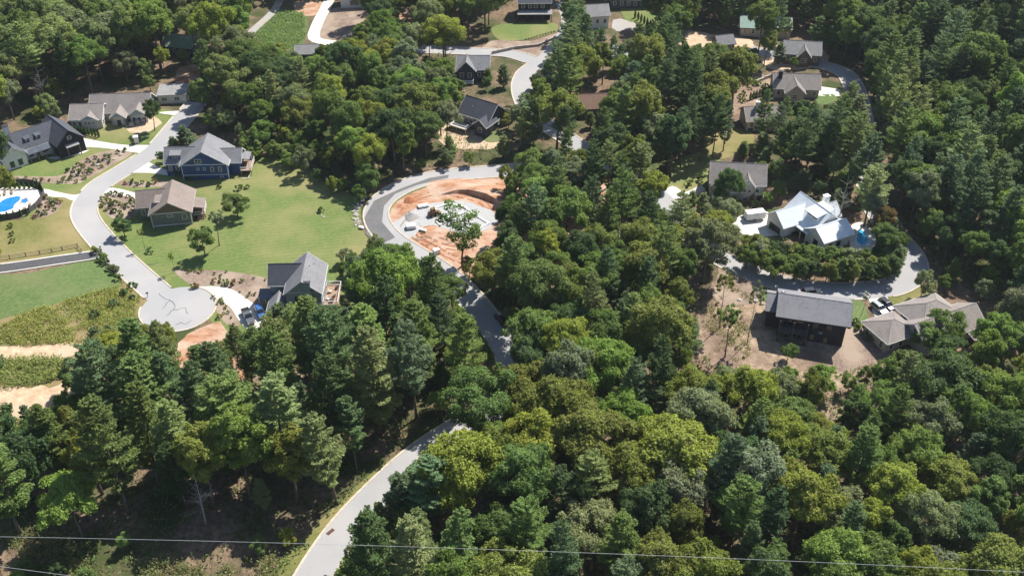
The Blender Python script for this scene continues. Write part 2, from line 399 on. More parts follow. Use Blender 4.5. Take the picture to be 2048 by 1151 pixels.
sheet('bare_ground', [(1690, 655), (1740, 650), (1775, 690), (1780, 715), (1730, 735), (1660, 742), (1670, 700)], M_MULCH, .050, 'brown mulch bank beside the charcoal house', rough=.3)
sheet('bare_ground', [(1440, 545), (1470, 540), (1530, 560), (1535, 585), (1500, 610), (1430, 600)], M_MULCH, .046, 'mulched verge below the loop road', rough=.3)
sheet('lawn', [(1532, 560), (1580, 568), (1600, 585), (1580, 605), (1530, 605)], M_LAWN3, .056, 'small green lawn behind the charcoal house')
sheet('lawn', [(1695, 588), (1720, 592), (1735, 630), (1725, 655), (1698, 650)], M_LAWN3, .057, 'strip of lawn beside the charcoal house')
sheet('lawn', [(1772, 592), (1845, 572), (1885, 595), (1835, 628), (1795, 622)], M_LAWN2, .058, 'dry lawn in front of the hip roofed house')
sheet('lawn', [(1325, 378), (1345, 330), (1395, 305), (1440, 318), (1430, 352), (1400, 385), (1360, 392)], M_LAWN, .049, 'lawn around the beige house')
sheet('lawn', [(1405, 300), (1430, 262), (1500, 262), (1500, 300), (1440, 318)], M_LAWN2, .050, 'rough lawn below the grey cottage')
sheet('bare_ground', [(1440, 300), (1460, 220), (1480, 165), (1500, 140), (1545, 165), (1520, 200), (1500, 250), (1480, 282)], M_STRAW, .042, 'reddish mulch slope beside the terraced garden', rough=.3)
sheet('lawn', [(1625, 190), (1665, 188), (1672, 202), (1640, 210)], M_LAWN3, .060, 'small lawn beside the terraced house')
sheet('bare_ground', [(1520, 120), (1550, 90), (1640, 95), (1650, 130), (1560, 140)], M_SAND, .043, 'pale soil around the far grey house', rough=.3)
sheet('lawn', [(990, 52), (1100, 45), (1112, 62), (1060, 78), (1000, 80)], M_LAWN, .050, 'bright rectangular lawn in front of the black house')
sheet('bare_ground', [(985, 82), (1060, 82), (1118, 66), (1140, 70), (1130, 100), (1075, 125), (1010, 110), (960, 108)], M_MULCH, .045, 'mulched bank below the black house lawn', rough=.2)
sheet('bare_ground', [(640, 80), (655, 22), (735, 18), (735, 45), (700, 85)], M_MULCH, .044, 'brown graded yard beside the white house', rough=.2)
sheet('vine_slope', [(500, 85), (530, 40), (560, 20), (612, 25), (612, 75), (590, 100), (540, 100)], M_KUDZU, .040, 'slope overgrown with pale vines')
sheet('bare_ground', [(590, 5), (640, 0), (640, 28), (600, 30)], M_CLAY, .041, 'red clay cut behind the vine slope', rough=.2)
sheet('bare_ground', [(795, 22), (828, 20), (830, 48), (800, 50)], M_CLAY, .041, 'red clay clearing in the far wood', rough=.2)
sheet('bare_ground', [(890, 250), (960, 255), (1010, 280), (960, 300), (880, 285)], M_SAND, .041, 'pale soil below the dark hillside house', rough=.2)
sheet('lawn', [(965, 268), (1010, 262), (1020, 278), (975, 285)], M_LAWN3, .055, 'green patch beside the dark hillside house')
sheet('bare_ground', [(355, 140), (395, 130), (400, 165), (385, 185), (355, 190)], M_CLAY, .041, 'orange clay beside the unfinished house', rough=.2)
sheet('lawn', [(1245, 12), (1310, 15), (1312, 50), (1270, 60), (1250, 40)], M_LAWN, .050, 'far bright lawn among the upper houses')
sheet('bare_ground', [(1625, 790), (1690, 785), (1700, 830), (1650, 860)], M_STRAW, .041, 'clearing of dry straw in the lower wood', rough=.3)
sheet('bare_ground', [(1360, 60), (1430, 70), (1500, 80), (1500, 110), (1420, 100), (1350, 90)], M_SAND, .041, 'pale clearing by the far barn', rough=.3)

# ---- roads
ribbon('road', [(1260, 352), (1180, 336), (1080, 337), (1000, 342), (900, 350), (826, 366), (770, 396), (752, 432), (778, 475), (845, 518), (895, 553), (945, 602), (985, 655), (1018, 706), (1028, 760), (985, 815), (915, 860), (840, 910), (760, 982), (690, 1058), (628, 1151), (590, 1230)], 6.4, M_ROAD, .070, label='grey asphalt road bending round the building plot')
ribbon('road', [(395, 205), (372, 230), (348, 258), (310, 300), (252, 338), (196, 374), (170, 412), (176, 445), (222, 500), (275, 550), (335, 603)], 6.6, M_ROAD, .074, label='pale asphalt road running down to the turning circle')
ribbon('road', [(1075, 128), (1050, 150), (1044, 185), (1070, 232), (1155, 290), (1235, 338), (1320, 395), (1365, 452), (1430, 508), (1510, 548), (1610, 577), (1712, 582), (1790, 572), (1826, 545), (1822, 510), (1790, 470), (1752, 420), (1735, 360), (1730, 290), (1722, 228), (1708, 175), (1680, 142), (1600, 120), (1500, 100)], 6.4, M_ROAD, .078, label='light asphalt road looping round the white roofed house')
ribbon('road', [(700, 92), (780, 98), (870, 100), (960, 104), (1020, 108), (1090, 126), (1160, 120)], 6.0, M_ROAD, .082, label='far light road below the black house')
ribbon('private_lane', [(-60, 545), (40, 532), (120, 520), (182, 511), (206, 505)], 3.6, M_DARKROAD, .086, label='narrow dark asphalt lane with pale edges', kmat=M_CONC)
ribbon('gravel_track', [(480, 90), (505, 62), (545, 25), (560, 0)], 3.2, M_GRAVEL, .060, kerb=False, label='grey gravel track beside the vine slope')
ribbon('driveway', [(672, 88), (630, 78), (634, 50), (655, 8), (665, -20)], 4.4, M_CONC, .066, kerb=False, label='white concrete driveway climbing to the white house')
ribbon('driveway', [(1080, 122), (1122, 72), (1132, 40), (1120, 5)], 3.6, M_ROAD, .068, kerb=False, label='grey driveway beside the black house')
# turning circle
c0 = G(356, 617); CR = 8.7
sheet('turning_circle', [(c0[0] + CR * math.cos(a), c0[1] + CR * math.sin(a)) for a in [k * math.pi / 12 for k in range(24)]], M_ROAD, .079, 'round asphalt turning circle at the road end', world=True)
def on_paving(x, y, skip):
    if math.hypot(x - c0[0], y - c0[1]) < CR - .05 or any(inside(p, x, y) for p in SHEETS.get('driveway', [])): return True
    for k, (pts, hw) in enumerate(ROADS):
        if k != skip and any((x - a) ** 2 + (y - b) ** 2 < (hw - .1) ** 2 for a, b in pts): return True
    return False
def build_kerbs():
    prof = [(0, -.1), (0, .07), (.12, .12), (.42, .12), (.46, -.1)]; m = len(prof)
    for o, pts, dirs, width, off, km, idx in KERBS:
        for s in (-1, 1):
            run = []
            def flush(run):
                if len(run) < 2: return
                vs = [v for r_ in run for v in r_]
                fs = [(i * m + k, i * m + k + 1, (i + 1) * m + k + 1, (i + 1) * m + k) for i in range(len(run) - 1) for k in range(m - 1)]
                MB().poly(vs, fs).build('kerb', km, o)
            for p, d in zip(pts, dirs):
                nrm = Vector((-d.y, d.x, 0)) * s
                q = p + nrm * (width / 2 + .3)
                if on_paving(q.x, q.y, idx): flush(run); run = []; continue
                run.append([((p + nrm * (width / 2 + a)).x, (p + nrm * (width / 2 + a)).y, hz((p + nrm * (width / 2 + a)).x, (p + nrm * (width / 2 + a)).y) + off + b) for a, b in prof])
            flush(run)
kb = MB(); vs = []; prof = [(0, -.1), (0, .07), (.12, .12), (.42, .12), (.46, -.1)]; fs = []
NA = 60
for i in range(NA + 1):
    a = R(178) + R(262) * i / NA
    for q, b in prof:
        x, y = c0[0] + (CR + q) * math.cos(a), c0[1] + (CR + q) * math.sin(a); vs.append((x, y, hz(x, y) + .079 + b))
for i in range(NA):
    for k in range(4): fs.append((i * 5 + k, i * 5 + k + 1, (i + 1) * 5 + k + 1, (i + 1) * 5 + k))
kb.poly(vs, fs); kb.build('kerb', M_KERB, bpy.data.objects['turning_circle'])
# sealed cracks on the turning circle
cr = random.Random(3)
for path in ([(318, 588), (330, 598), (342, 600), (350, 612), (345, 622), (332, 632)], [(345, 620), (358, 618), (370, 616), (374, 626)], [(350, 650), (362, 645), (372, 648), (385, 640)], [(292, 528), (305, 530), (318, 524)], [(326, 618), (334, 606), (342, 602)]):
    pts = smooth_path([Vector((*G(*q), 0)) for q in path], .5)
    pts = [p + Vector((cr.gauss(0, .12), cr.gauss(0, .12), 0)) for p in pts]
    mb = MB()
    for a, b in zip(pts[:-1], pts[1:]):
        d = (b - a).normalized(); n_ = Vector((-d.y, d.x, 0)) * cr.uniform(.05, .10)
        mb.poly([(q.x, q.y, hz(q.x, q.y) + .0975) for q in (a - n_, b - n_, b + n_, a + n_)], [(0, 1, 2, 3)])
    mb.build('sealed_crack', M_CRACK, bpy.data.objects['turning_circle'])
# fresh paving patches on the bend
for poly in ([(726, 440), (748, 402), (800, 378), (860, 356), (898, 350), (896, 356), (835, 370), (790, 388), (768, 412), (764, 444), (790, 475), (764, 488), (733, 470)],):
    sheet('asphalt_patch', poly, M_NEWROAD, .096, 'dark newly laid asphalt in the road bend', smooth=False)

# ---- driveways, paths, patios
def drive(px, mat, off, label, **k): return sheet('driveway', px, mat, off, label, **k)
drive([(387, 578), (420, 572), (462, 578), (500, 602), (530, 625), (540, 650), (500, 660), (478, 640), (458, 612), (432, 598), (405, 600)], M_CONC, .0645, 'white concrete driveway of the grey house')
drive([(150, 275), (200, 283), (250, 290), (318, 292), (300, 308), (262, 304), (205, 296), (160, 296), (110, 310), (95, 305), (130, 290)], M_CONC, .0655, 'cream concrete driveway of the black roofed farmhouse')
drive([(252, 345), (270, 335), (290, 322), (312, 332), (345, 345), (345, 352), (300, 346)], M_CONC, .0665, 'white concrete driveway of the blue house')
drive([(204, 385), (215, 376), (240, 378), (275, 388), (275, 398), (240, 390)], M_CONC, .0635, 'pale concrete driveway of the olive house')
drive([(88, 378), (120, 385), (150, 390), (170, 385), (150, 402), (130, 395), (95, 392)], M_CONC, .0625, 'pale concrete drive to the fenced pool')
drive([(318, 225), (385, 222), (378, 232), (345, 230)], M_CONC, .0615, 'far concrete drive beside the cream house')
drive([(1465, 444), (1490, 428), (1535, 424), (1562, 455), (1560, 470), (1518, 472), (1485, 468)], M_CONC, .0645, 'cream concrete forecourt of the white roofed house')
drive([(1600, 578), (1690, 588), (1690, 605), (1600, 600)], M_CONC, .0635, 'white concrete driveway behind the charcoal house')
drive([(1735, 582), (1765, 580), (1785, 622), (1775, 640), (1750, 632), (1740, 605)], M_CONC, .0625, 'white concrete driveway of the hip roofed house')
drive([(1320, 392), (1345, 372), (1370, 384), (1402, 370), (1412, 380), (1375, 394), (1340, 402), (1345, 430), (1325, 425)], M_CONC, .0615, 'curved pale driveway of the beige house')
drive([(1618, 172), (1660, 176), (1690, 182), (1680, 192), (1630, 190)], M_CONC, .0605, 'cream concrete parking beside the terraced house')
drive([(1222, 44), (1240, 38), (1262, 44), (1290, 60), (1300, 70), (1282, 70), (1258, 60), (1232, 62)], M_GRAVEL, .0595, 'pale far forecourt among the upper houses', rough=.3)
drive([(110, 312), (180, 300), (170, 305), (120, 318), (90, 316)], M_CONC, .0685, 'curved garden path of the farmhouse')
sheet('pool_patio', [(-40, 380), (20, 376), (60, 374), (82, 384), (82, 402), (62, 425), (30, 435), (-40, 442)], M_CONC, .0645, 'pale concrete patio around the fenced swimming pool')
sheet('mulch_bed', [(346, 540), (375, 541), (420, 540), (470, 544), (530, 556), (548, 575), (528, 602), (520, 622), (495, 600), (455, 576), (420, 570), (388, 573)], M_MULCH, .050, 'bare mulch bed in front of the grey house')
sheet('mulch_bed', [(425, 592), (440, 595), (462, 618), (480, 648), (470, 660), (445, 640), (432, 620)], M_MULCH, .051, 'planted strip between driveway and turning circle')
sheet('mulch_bed', [(115, 352), (150, 328), (190, 308), (240, 298), (265, 300), (262, 310), (225, 330), (170, 360), (140, 368), (0, 360), (0, 352)], M_MULCH, .048, 'rock garden slope above the pale road')
sheet('mulch_bed', [(198, 398), (210, 386), (240, 384), (272, 390), (280, 420), (262, 436), (232, 440), (210, 424)], M_MULCH, .049, 'planted bed beside the olive house')
sheet('mulch_bed', [(85, 392), (108, 400), (125, 405), (112, 425), (85, 435), (60, 436), (80, 415)], M_MULCH, .054, 'planted bank outside the pool fence')
sheet('mulch_bed', [(240, 362), (300, 364), (338, 362), (338, 372), (250, 374)], M_MULCH, .055, 'planted bed between the blue and olive houses')
sheet('bare_ground', [(250, 245), (300, 232), (325, 245), (300, 262), (262, 265)], M_SAND, .047, 'sandy patch in the cream house yard', rough=.25)
build_kerbs()
# swimming pools (thing: basin rim with water)
def pool(name, px, wm, label, rim_m):
    o = sheet(name, px, wm, .085, label, kind=None, cat='swimming pool')
    pts = SHEETS[name][-1]; n = len(pts); mb = MB()
    for i in range(n):
        a = Vector((*pts[i], 0)); b = Vector((*pts[(i + 1) % n], 0)); d = (b - a)
        if d.length < .01: continue
        d.normalize(); nn = Vector((-d.y, d.x, 0)) * .18
        z = hz(a.x, a.y)
        mb.poly([(*(a - nn).xy, z + .13), (*(b - nn).xy, z + .13), (*(b + nn).xy, z + .13), (*(a + nn).xy, z + .13), (*(a - nn).xy, z + .06), (*(b - nn).xy, z + .06), (*(b + nn).xy, z + .06), (*(a + nn).xy, z + .06)],
                [(0, 1, 2, 3), (0, 1, 5, 4), (2, 3, 7, 6)])
    mb.build('pool_rim', rim_m, o)
pool('swimming_pool', [(-12, 420), (2, 402), (14, 396), (36, 392), (44, 394), (40, 402), (30, 410), (28, 418), (10, 424), (-12, 428)], M_WATER, 'deep blue free form swimming pool inside the dark fence', M_FOOT)
pool('hot_tub', [(42, 400), (54, 396), (58, 402), (50, 407), (42, 406)], M_WATER, 'small round blue spa beside the free form pool', M_STONE)
sheet('pool_patio', [(1700, 455), (1725, 445), (1750, 470), (1745, 500), (1705, 505)], M_CONC, .0645, 'pale patio behind the white roofed house')
pool('swimming_pool', [(1716, 462), (1722, 458), (1736, 474), (1742, 490), (1722, 492), (1712, 484)], M_WATER2, 'turquoise pool behind the white roofed house', M_FOOT)

# ------------------------------------------------------------------ houses
FOOT = []      # building footprints in the world (centre, radius)
FACE = {'s': 0.0, 'e': R(90), 'n': R(180), 'w': R(-90)}
_win = {}
class House:
    def __init__(s, name, label, at, rot, cat='house', group=None):
        x, y = at; s.z = hz(x, y)
        s.root = empty(name, (x, y, s.z), R(rot)); tag(s.root, label, cat, group)
        s.c, s.s_ = math.cos(R(rot)), math.sin(R(rot)); s.x, s.y = x, y
    def foot(s, x0, x1, y0, y1):
        cx, cy = (x0 + x1) / 2, (y0 + y1) / 2
        FOOT.append((s.x + cx * s.c - cy * s.s_, s.y + cx * s.s_ + cy * s.c, math.hypot(x1 - x0, y1 - y0) / 2))
    def wall(s, x0, x1, y0, y1, z0, z1, m, name='wall'):
        s.foot(x0, x1, y0, y1)
        return box(name, m, s.root, x0, x1, y0, y1, z0, z1)
    def gable(s, x0, x1, y0, y1, ze, zr, axis, rm, wm, o=.5, t=.24, trim=M_TRIM, ends=(1, 1)):
        if axis == 'x':
            def T(a, b, z): return (b, a, z)
            a0, a1, b0, b1 = y0, y1, x0, x1
        else:
            def T(a, b, z): return (a, b, z)
            a0, a1, b0, b1 = x0, x1, y0, y1
        am = (a0 + a1) / 2; sl = (zr - ze) / (am - a0); e0 = b0 - o * ends[0]; e1 = b1 + o * ends[1]
        zo = ze - o * sl + t
        mb = MB()
        mb.slab([T(a0 - o, e0, zo), T(a0 - o, e1, zo), T(am, e1, zr + t), T(am, e0, zr + t)], t)
        mb.slab([T(a1 + o, e0, zo), T(a1 + o, e1, zo), T(am, e1, zr + t), T(am, e0, zr + t)], t)
        r = mb.build('roof', rm, s.root)
        cap = MB().tube([T(am, e0, zr + t), T(am, e1, zr + t)], .09, 6); cap.build('ridge_cap', rm, r)
        if trim:
            tb = MB()
            for e in ([e0] if ends[0] else []) + ([e1] if ends[1] else []):
                dd = -.05 if e == e0 else .05
                for aa in (a0 - o, a1 + o):
                    p, q = T(aa, e, zo + .02), T(am, e, zr + t + .02); p2, q2 = T(aa, e + dd, zo + .02), T(am, e + dd, zr + t + .02)
                    dn = lambda v: (v[0], v[1], v[2] - .34)
                    tb.poly([p, q, q2, p2, dn(p), dn(q), dn(q2), dn(p2)], [(0, 1, 2, 3), (4, 5, 6, 7), (0, 1, 5, 4), (3, 2, 6, 7), (0, 3, 7, 4), (1, 2, 6, 5)])
            for aa, sg in ((a0 - o, -1), (a1 + o, 1)):
                p0, p1 = T(aa, e0, zo), T(aa + sg * .06, e1, zo)
                tb.box(min(p0[0], p1[0]), max(p0[0], p1[0]), min(p0[1], p1[1]), max(p0[1], p1[1]), zo - .3, zo - .03)
            tb.build('fascia', trim, r)
        if wm:
            for e, q in ((b0, .2), (b1, -.2)):
                vs = [T(a0, e, ze - .02), T(a1, e, ze - .02), T(am, e, zr), T(a0, e + q, ze - .02), T(a1, e + q, ze - .02), T(am, e + q, zr)]
                MB().poly(vs, [(0, 1, 2), (3, 4, 5), (0, 1, 4, 3), (1, 2, 5, 4), (2, 0, 3, 5)]).build('gable_wall', wm, s.root)
        return r
    def hip(s, x0, x1, y0, y1, ze, pitch, rm, o=.5, t=.22, trim=M_TRIM):
        X0, X1, Y0, Y1 = x0 - o, x1 + o, y0 - o, y1 + o
        w, d = X1 - X0, Y1 - Y0; hh = min(w, d) / 2; zr = ze + hh * pitch
        if w > d: r0, r1 = (X0 + hh, (Y0 + Y1) / 2, zr), (X1 - hh, (Y0 + Y1) / 2, zr)
        else: r0, r1 = ((X0 + X1) / 2, Y0 + hh, zr), ((X0 + X1) / 2, Y1 - hh, zr)
        c = [(X0, Y0, ze), (X1, Y0, ze), (X1, Y1, ze), (X0, Y1, ze)]
        mb = MB()
        if w > d: mb.poly(c + [r0, r1], [(0, 1, 5, 4), (1, 2, 5), (2, 3, 4, 5), (3, 0, 4), (3, 2, 1, 0)])
        else: mb.poly(c + [r0, r1], [(0, 1, 4), (1, 2, 5, 4), (2, 3, 5), (3, 0, 4, 5), (3, 2, 1, 0)])
        r = mb.build('roof', rm, s.root)
        MB().tube([r0, r1], .09, 6).build('ridge_cap', rm, r)
        hb = MB()
        for q, e in ((c[0], r0), (c[3], r0 if w > d else r1), (c[1], r1 if w > d else r0), (c[2], r1)): hb.tube([q, e], .07, 5)
        hb.build('hip_cap', rm, r)
        if trim:
            fb = MB()
            fb.box(X0, X1, Y0 - .05, Y0, ze - .2, ze + .02).box(X0, X1, Y1, Y1 + .05, ze - .2, ze + .02).box(X0 - .05, X0, Y0, Y1, ze - .2, ze + .02).box(X1, X1 + .05, Y0, Y1, ze - .2, ze + .02)
            fb.build('fascia', trim, r)
        return r
    def shed(s, x0, x1, y0, y1, z_low, z_high, low, rm, t=.18, name='porch_roof'):
        z = {'s': (z_low, z_low, z_high, z_high), 'n': (z_high, z_high, z_low, z_low), 'w': (z_low, z_high, z_high, z_low), 'e': (z_high, z_low, z_low, z_high)}[low]
        return MB().slab([(x0, y0, z[0]), (x1, y0, z[1]), (x1, y1, z[2]), (x0, y1, z[3])], t).build(name, rm, s.root)
    def win(s, face, c, u, z, w=.9, h=1.4, fm=M_TRIM, gm=M_GLASS, bars=True):
        key = (w, h, fm.name, gm.name, bars)
        if key not in _win:
            f = .09; mb = MB()
            mb.box(-w / 2 - f, -w / 2, -.07, .03, -h / 2 - f, h / 2 + f).box(w / 2, w / 2 + f, -.07, .03, -h / 2 - f, h / 2 + f)
            mb.box(-w / 2, w / 2, -.07, .03, h / 2, h / 2 + f).box(-w / 2, w / 2, -.09, .03, -h / 2 - f, -h / 2)
            if bars: mb.box(-w / 2, w / 2, -.05, .0, -.025, .025)
            if w > 1.4: mb.box(-.03, .03, -.055, .01, -h / 2, h / 2)
            _win[key] = (mb.mesh('window', fm), MB().box(-w / 2, w / 2, -.02, .01, -h / 2, h / 2).mesh('pane', gm))
        loc = (u, c, z) if face in 'sn' else (c, u, z)
        o = link('window', _win[key][0], s.root, loc, (0, 0, FACE[face])); link('pane', _win[key][1], o)
        return o
    def wins(s, face, c, us, z, **k):
        for u in us: s.win(face, c, u, z, **k)
    def door(s, face, c, u, z0, w=1.0, h=2.1, m=M_TRIMD, name='door'):
        loc = (u, c, z0) if face in 'sn' else (c, u, z0)
        o = link(name, MB().box(-w / 2, w / 2, -.06, .03, 0, h).mesh(name, m), s.root, loc, (0, 0, FACE[face]))
        if name == 'garage_door':
            p = MB()
            for k in range(1, 4): p.box(-w / 2 + .05, w / 2 - .05, -.075, -.06, k * h / 4 - .02, k * h / 4 + .02)
            p.build('panel_joint', M_TRIMT, o)
        else: link('handle', MB().box(w / 2 - .16, w / 2 - .1, -.12, -.06, .95, 1.1).mesh('handle', M_RIM), o)
    def deck(s, x0, x1, y0, y1, z, m=M_DECK, rm=M_TRIM, zb=-1.5, sides='swe', boards=False):
        d = box('deck', m, s.root, x0, x1, y0, y1, z - .22, z)
        nx = max(2, int((x1 - x0) / 2.6) + 1)
        for i in range(nx):
            u = x0 + .12 + (x1 - x0 - .24) * i / (nx - 1); y_ = y0 + .12
            box('deck_post', m, s.root, u - .09, u + .09, y_ - .09, y_ + .09, zb, z - .22)
        mb = MB()
        def rail(ax, c, a, b):
            f = (lambda p, q, e, zz0, zz1: mb.box(p, q, c - e, c + e, zz0, zz1)) if ax == 'x' else (lambda p, q, e, zz0, zz1: mb.box(c - e, c + e, p, q, zz0, zz1))
            f(a, b, .05, z + .95, z + 1.03); f(a, b, .03, z + .1, z + .16)
            n = max(2, int((b - a) / .35))
            for i in range(n + 1): f(a + (b - a) * i / n - .02, a + (b - a) * i / n + .02, .02, z, z + .95)
        if 's' in sides: rail('x', y0 + .08, x0, x1)
        if 'n' in sides: rail('x', y1 - .08, x0, x1)
        if 'w' in sides: rail('y', x0 + .08, y0, y1)
        if 'e' in sides: rail('y', x1 - .08, y0, y1)
        if sides: mb.build('railing', rm, s.root)
    def post(s, x, y, z0, z1, m=M_TRIM, r=.1): return box('porch_post', m, s.root, x - r, x + r, y - r, y + r, z0, z1)
    def chimney(s, x0, x1, y0, y1, z0, z1, m, cm=M_TRIMD):
        c = box('chimney', m, s.root, x0, x1, y0, y1, z0, z1)
        box('chimney_cap', cm, c, x0 - .12, x1 + .12, y0 - .12, y1 + .12, z1, z1 + .18)
        MB().tube([((x0 + x1) / 2, (y0 + y1) / 2, z1 + .15), ((x0 + x1) / 2, (y0 + y1) / 2, z1 + .55)], .18, 8).build('flue', M_RIM, c)
    def vent(s, x, y, z): MB().tube([(x, y, z - .5), (x, y, z + .45)], .07, 6).build('vent_pipe', M_TRIM, s.root)
    def dormer(s, x0, x1, y0, y1, z0, z1, rm, wm, glass=True):
        """shed dormer looking south"""
        d = box('dormer', wm, s.root, x0, x1, y0, y1, z0, z1)
        MB().slab([(x0 - .25, y0 - .3, z1 + .1), (x1 + .25, y0 - .3, z1 + .1), (x1 + .25, y1, z1 + .55), (x0 - .25, y1, z1 + .55)], .14).build('dormer_roof', rm, d)
        if glass: s.win('s', y0, (x0 + x1) / 2, (z0 + z1) / 2 + .35, w=min(1.6, x1 - x0 - .5), h=.9)

# --- grey house with the big stone chimney
h = House('grey_house', 'two storey grey house with tall chimney on its gable by the turning circle', (-53.2, 190.0), 2)
h.wall(0, 8.2, 0, 11, -2.5, 6.5, W_GREY); h.gable(0, 8.2, 0, 11, 6.5, 9.9, 'y', RF_GREY, W_GREY)
h.wall(-4.4, -.05, 4.3, 11.3, -1, 6.0, W_GREY); h.gable(-4.4, 4.1, 4.3, 11.3, 6.0, 9.2, 'x', RF_DARK, W_GREY, ends=(1, 0))
h.chimney(4.6, 6.1, -.75, -.003, -2.5, 9.6, W_GREY)
tb = MB()
for z in (1.2, 4.2, 6.6): tb.box(4.56, 6.14, -.79, -.003, z, z + .14)
tb.box(0, 8.2, -.03, -.003, 3.1, 3.28); tb.box(0, 8.2, -.03, -.003, 6.4, 6.58); tb.build('trim_band', M_LAMP, h.root)
h.wins('s', 0, (2.6,), 4.6, w=.9, h=1.4, fm=M_TRIMD); h.wins('s', 0, (1.6, 7.2), 1.4); h.wins('e', 8.2, (2, 5, 8), 4.8); h.wins('e', 8.2, (2.4, 8.4), 1.6, w=1.8, h=1.9); h.wins('w', -4.4, (6, 9), 4.4)
h.wall(-4.2, -.05, -5.2, 4.28, -2.5, 2.9, W_GREY); h.gable(-4.2, -.05, -5.2, 3.5, 2.9, 4.6, 'y', RF_GREY, W_GREY, ends=(1, 0))
h.shed(-7.4, -4.0, 2.6, 6.2, 3.0, 3.35, 's', RF_METALD); [h.post(x, 2.8, -.5, 2.9) for x in (-7.2, -5.6, -4.6)]
h.door('w', -4.4, 5.0, .1); h.door('w', -4.2, -2.6, -.2, 3.2, 2.3, M_TRIM, 'garage_door')
h.deck(8.3, 11.8, 1.0, 9.2, 1.9, zb=-2.5, sides='sen'); h.vent(6.0, 8.5, 9.0); h.vent(5.2, 6.8, 9.4)
E_H = h
# --- blue house
h = House('blue_house', 'dark blue gabled house with grey roof at the top of the big lawn', (-94.3, 252.2), 3)
h.wall(0, 13, 0, 10, -2, 5.0, W_BLUE); h.gable(0, 13, 0, 10, 5.0, 9.3, 'y', RF_GREY, W_BLUE)
h.wall(-5.2, -.05, 3, 10, -1, 4.2, W_BLUE); h.gable(-5.2, 5, 3, 10, 4.2, 7.2, 'x', RF_GREY, W_BLUE, ends=(1, 0))
h.dormer(-3.6, -.8, 3.6, 6.2, 4.6, 6.3, RF_GREY, W_BLUE)
h.wall(13.05, 16, 2.5, 9, -1.5, 4.4, W_BLUE); h.gable(9, 16.2, 2.5, 9, 4.4, 6.8, 'x', RF_GREY, W_BLUE, ends=(0, 1))
tb = MB(); tb.box(0, 13, -.04, -.003, 4.85, 5.05); tb.box(0, 13, -.04, -.003, 1.6, 1.75); tb.box(0, .16, -.045, -.004, -2, 5); tb.box(12.84, 13, -.045, -.004, -2, 5); tb.build('trim_band', M_TRIM, h.root)
h.win('s', 0, 5.0, 6.1, w=1.8, h=1.2); h.wins('s', 0, (4.6, 6.4), 3.6, w=.6, h=.6, bars=False); h.wins('s', 0, (8.6, 10.8), 3.4, w=.8, h=1.3); h.win('s', 0, 11, .6, w=.8, h=.8); h.wins('s', 3, (-4, -2), 2.4, w=.8)
h.deck(16.1, 19.2, 1.6, 8.2, 1.8, zb=-2, sides='sen'); h.shed(15.8, 18.6, 3.8, 8.4, 4.2, 4.6, 'e', RF_GREY); [h.post(18.3, y, 1.8, 4.2) for y in (4, 8)]
h.deck(16.4, 18.6, -.6, 1.5, -.4, zb=-2, sides='se'); h.door('e', 16, 6, 1.9)
# --- olive house
h = House('olive_house', 'olive sided house with brown shingle roof between lawn and curving road', (-96.3, 227.8), 9)
h.wall(0, 10.4, 0, 11, -2, .6, W_STONEB, 'foundation_wall'); h.wall(.05, 10.35, .05, 10.95, .6, 4.4, W_OLIVE); h.gable(0, 10.4, 0, 11, 4.4, 7.7, 'y', RF_BROWN, W_BROWNG, trim=M_TRIMT)
tb = MB(); tb.box(0, 10.4, -.05, .05, 4.25, 4.5); tb.box(0, 10.4, -.05, .05, .6, .85); tb.box(-.02, .2, -.05, .04, -2, 4.4); tb.box(10.2, 10.42, -.05, .04, -2, 4.4); tb.build('trim_band', M_CONC, h.root)
h.win('s', .05, 8.7, 2.9, w=1.1, h=1.3); h.win('s', .05, 5.0, 3.4, w=1.3, h=.45, bars=False); h.win('s', 0, 1.6, -.6, w=1.2, h=.7)
h.wall(-4.0, -.05, 5.5, 12.5, -1, 3.8, W_OLIVE); h.gable(-4.0, 5.2, 5.5, 12.5, 3.8, 6.6, 'x', RF_BROWN, W_OLIVE, trim=M_TRIMT, ends=(1, 0))
h.dormer(1.2, 3.6, 3.2, 6.4, 4.7, 6.0, RF_BROWN, W_BROWNG); h.wins('s', 5.5, (-2.8, -1.2), 1.9, w=.8)
h.shed(10.3, 13.8, 2.4, 7.6, 3.6, 4.4, 'e', RF_BROWN); [h.post(13.5, y, -1, 3.6) for y in (2.7, 5, 7.3)]
h.deck(10.45, 13.7, 2.4, 7.6, 1.6, zb=-2, sides='se'); h.wall(10.45, 12.4, 3.2, 7, -2, 1.35, W_BROWNG, 'porch_base')
st = MB()
for k in range(7): st.box(11.6, 13.4, 2.2 - .3 * (k + 1), 2.2 - .3 * k, -1.8, 1.4 - .4 * k if 1.4 - .4 * k > -1.7 else -1.6)
st.build('stairs', M_DECK, h.root)
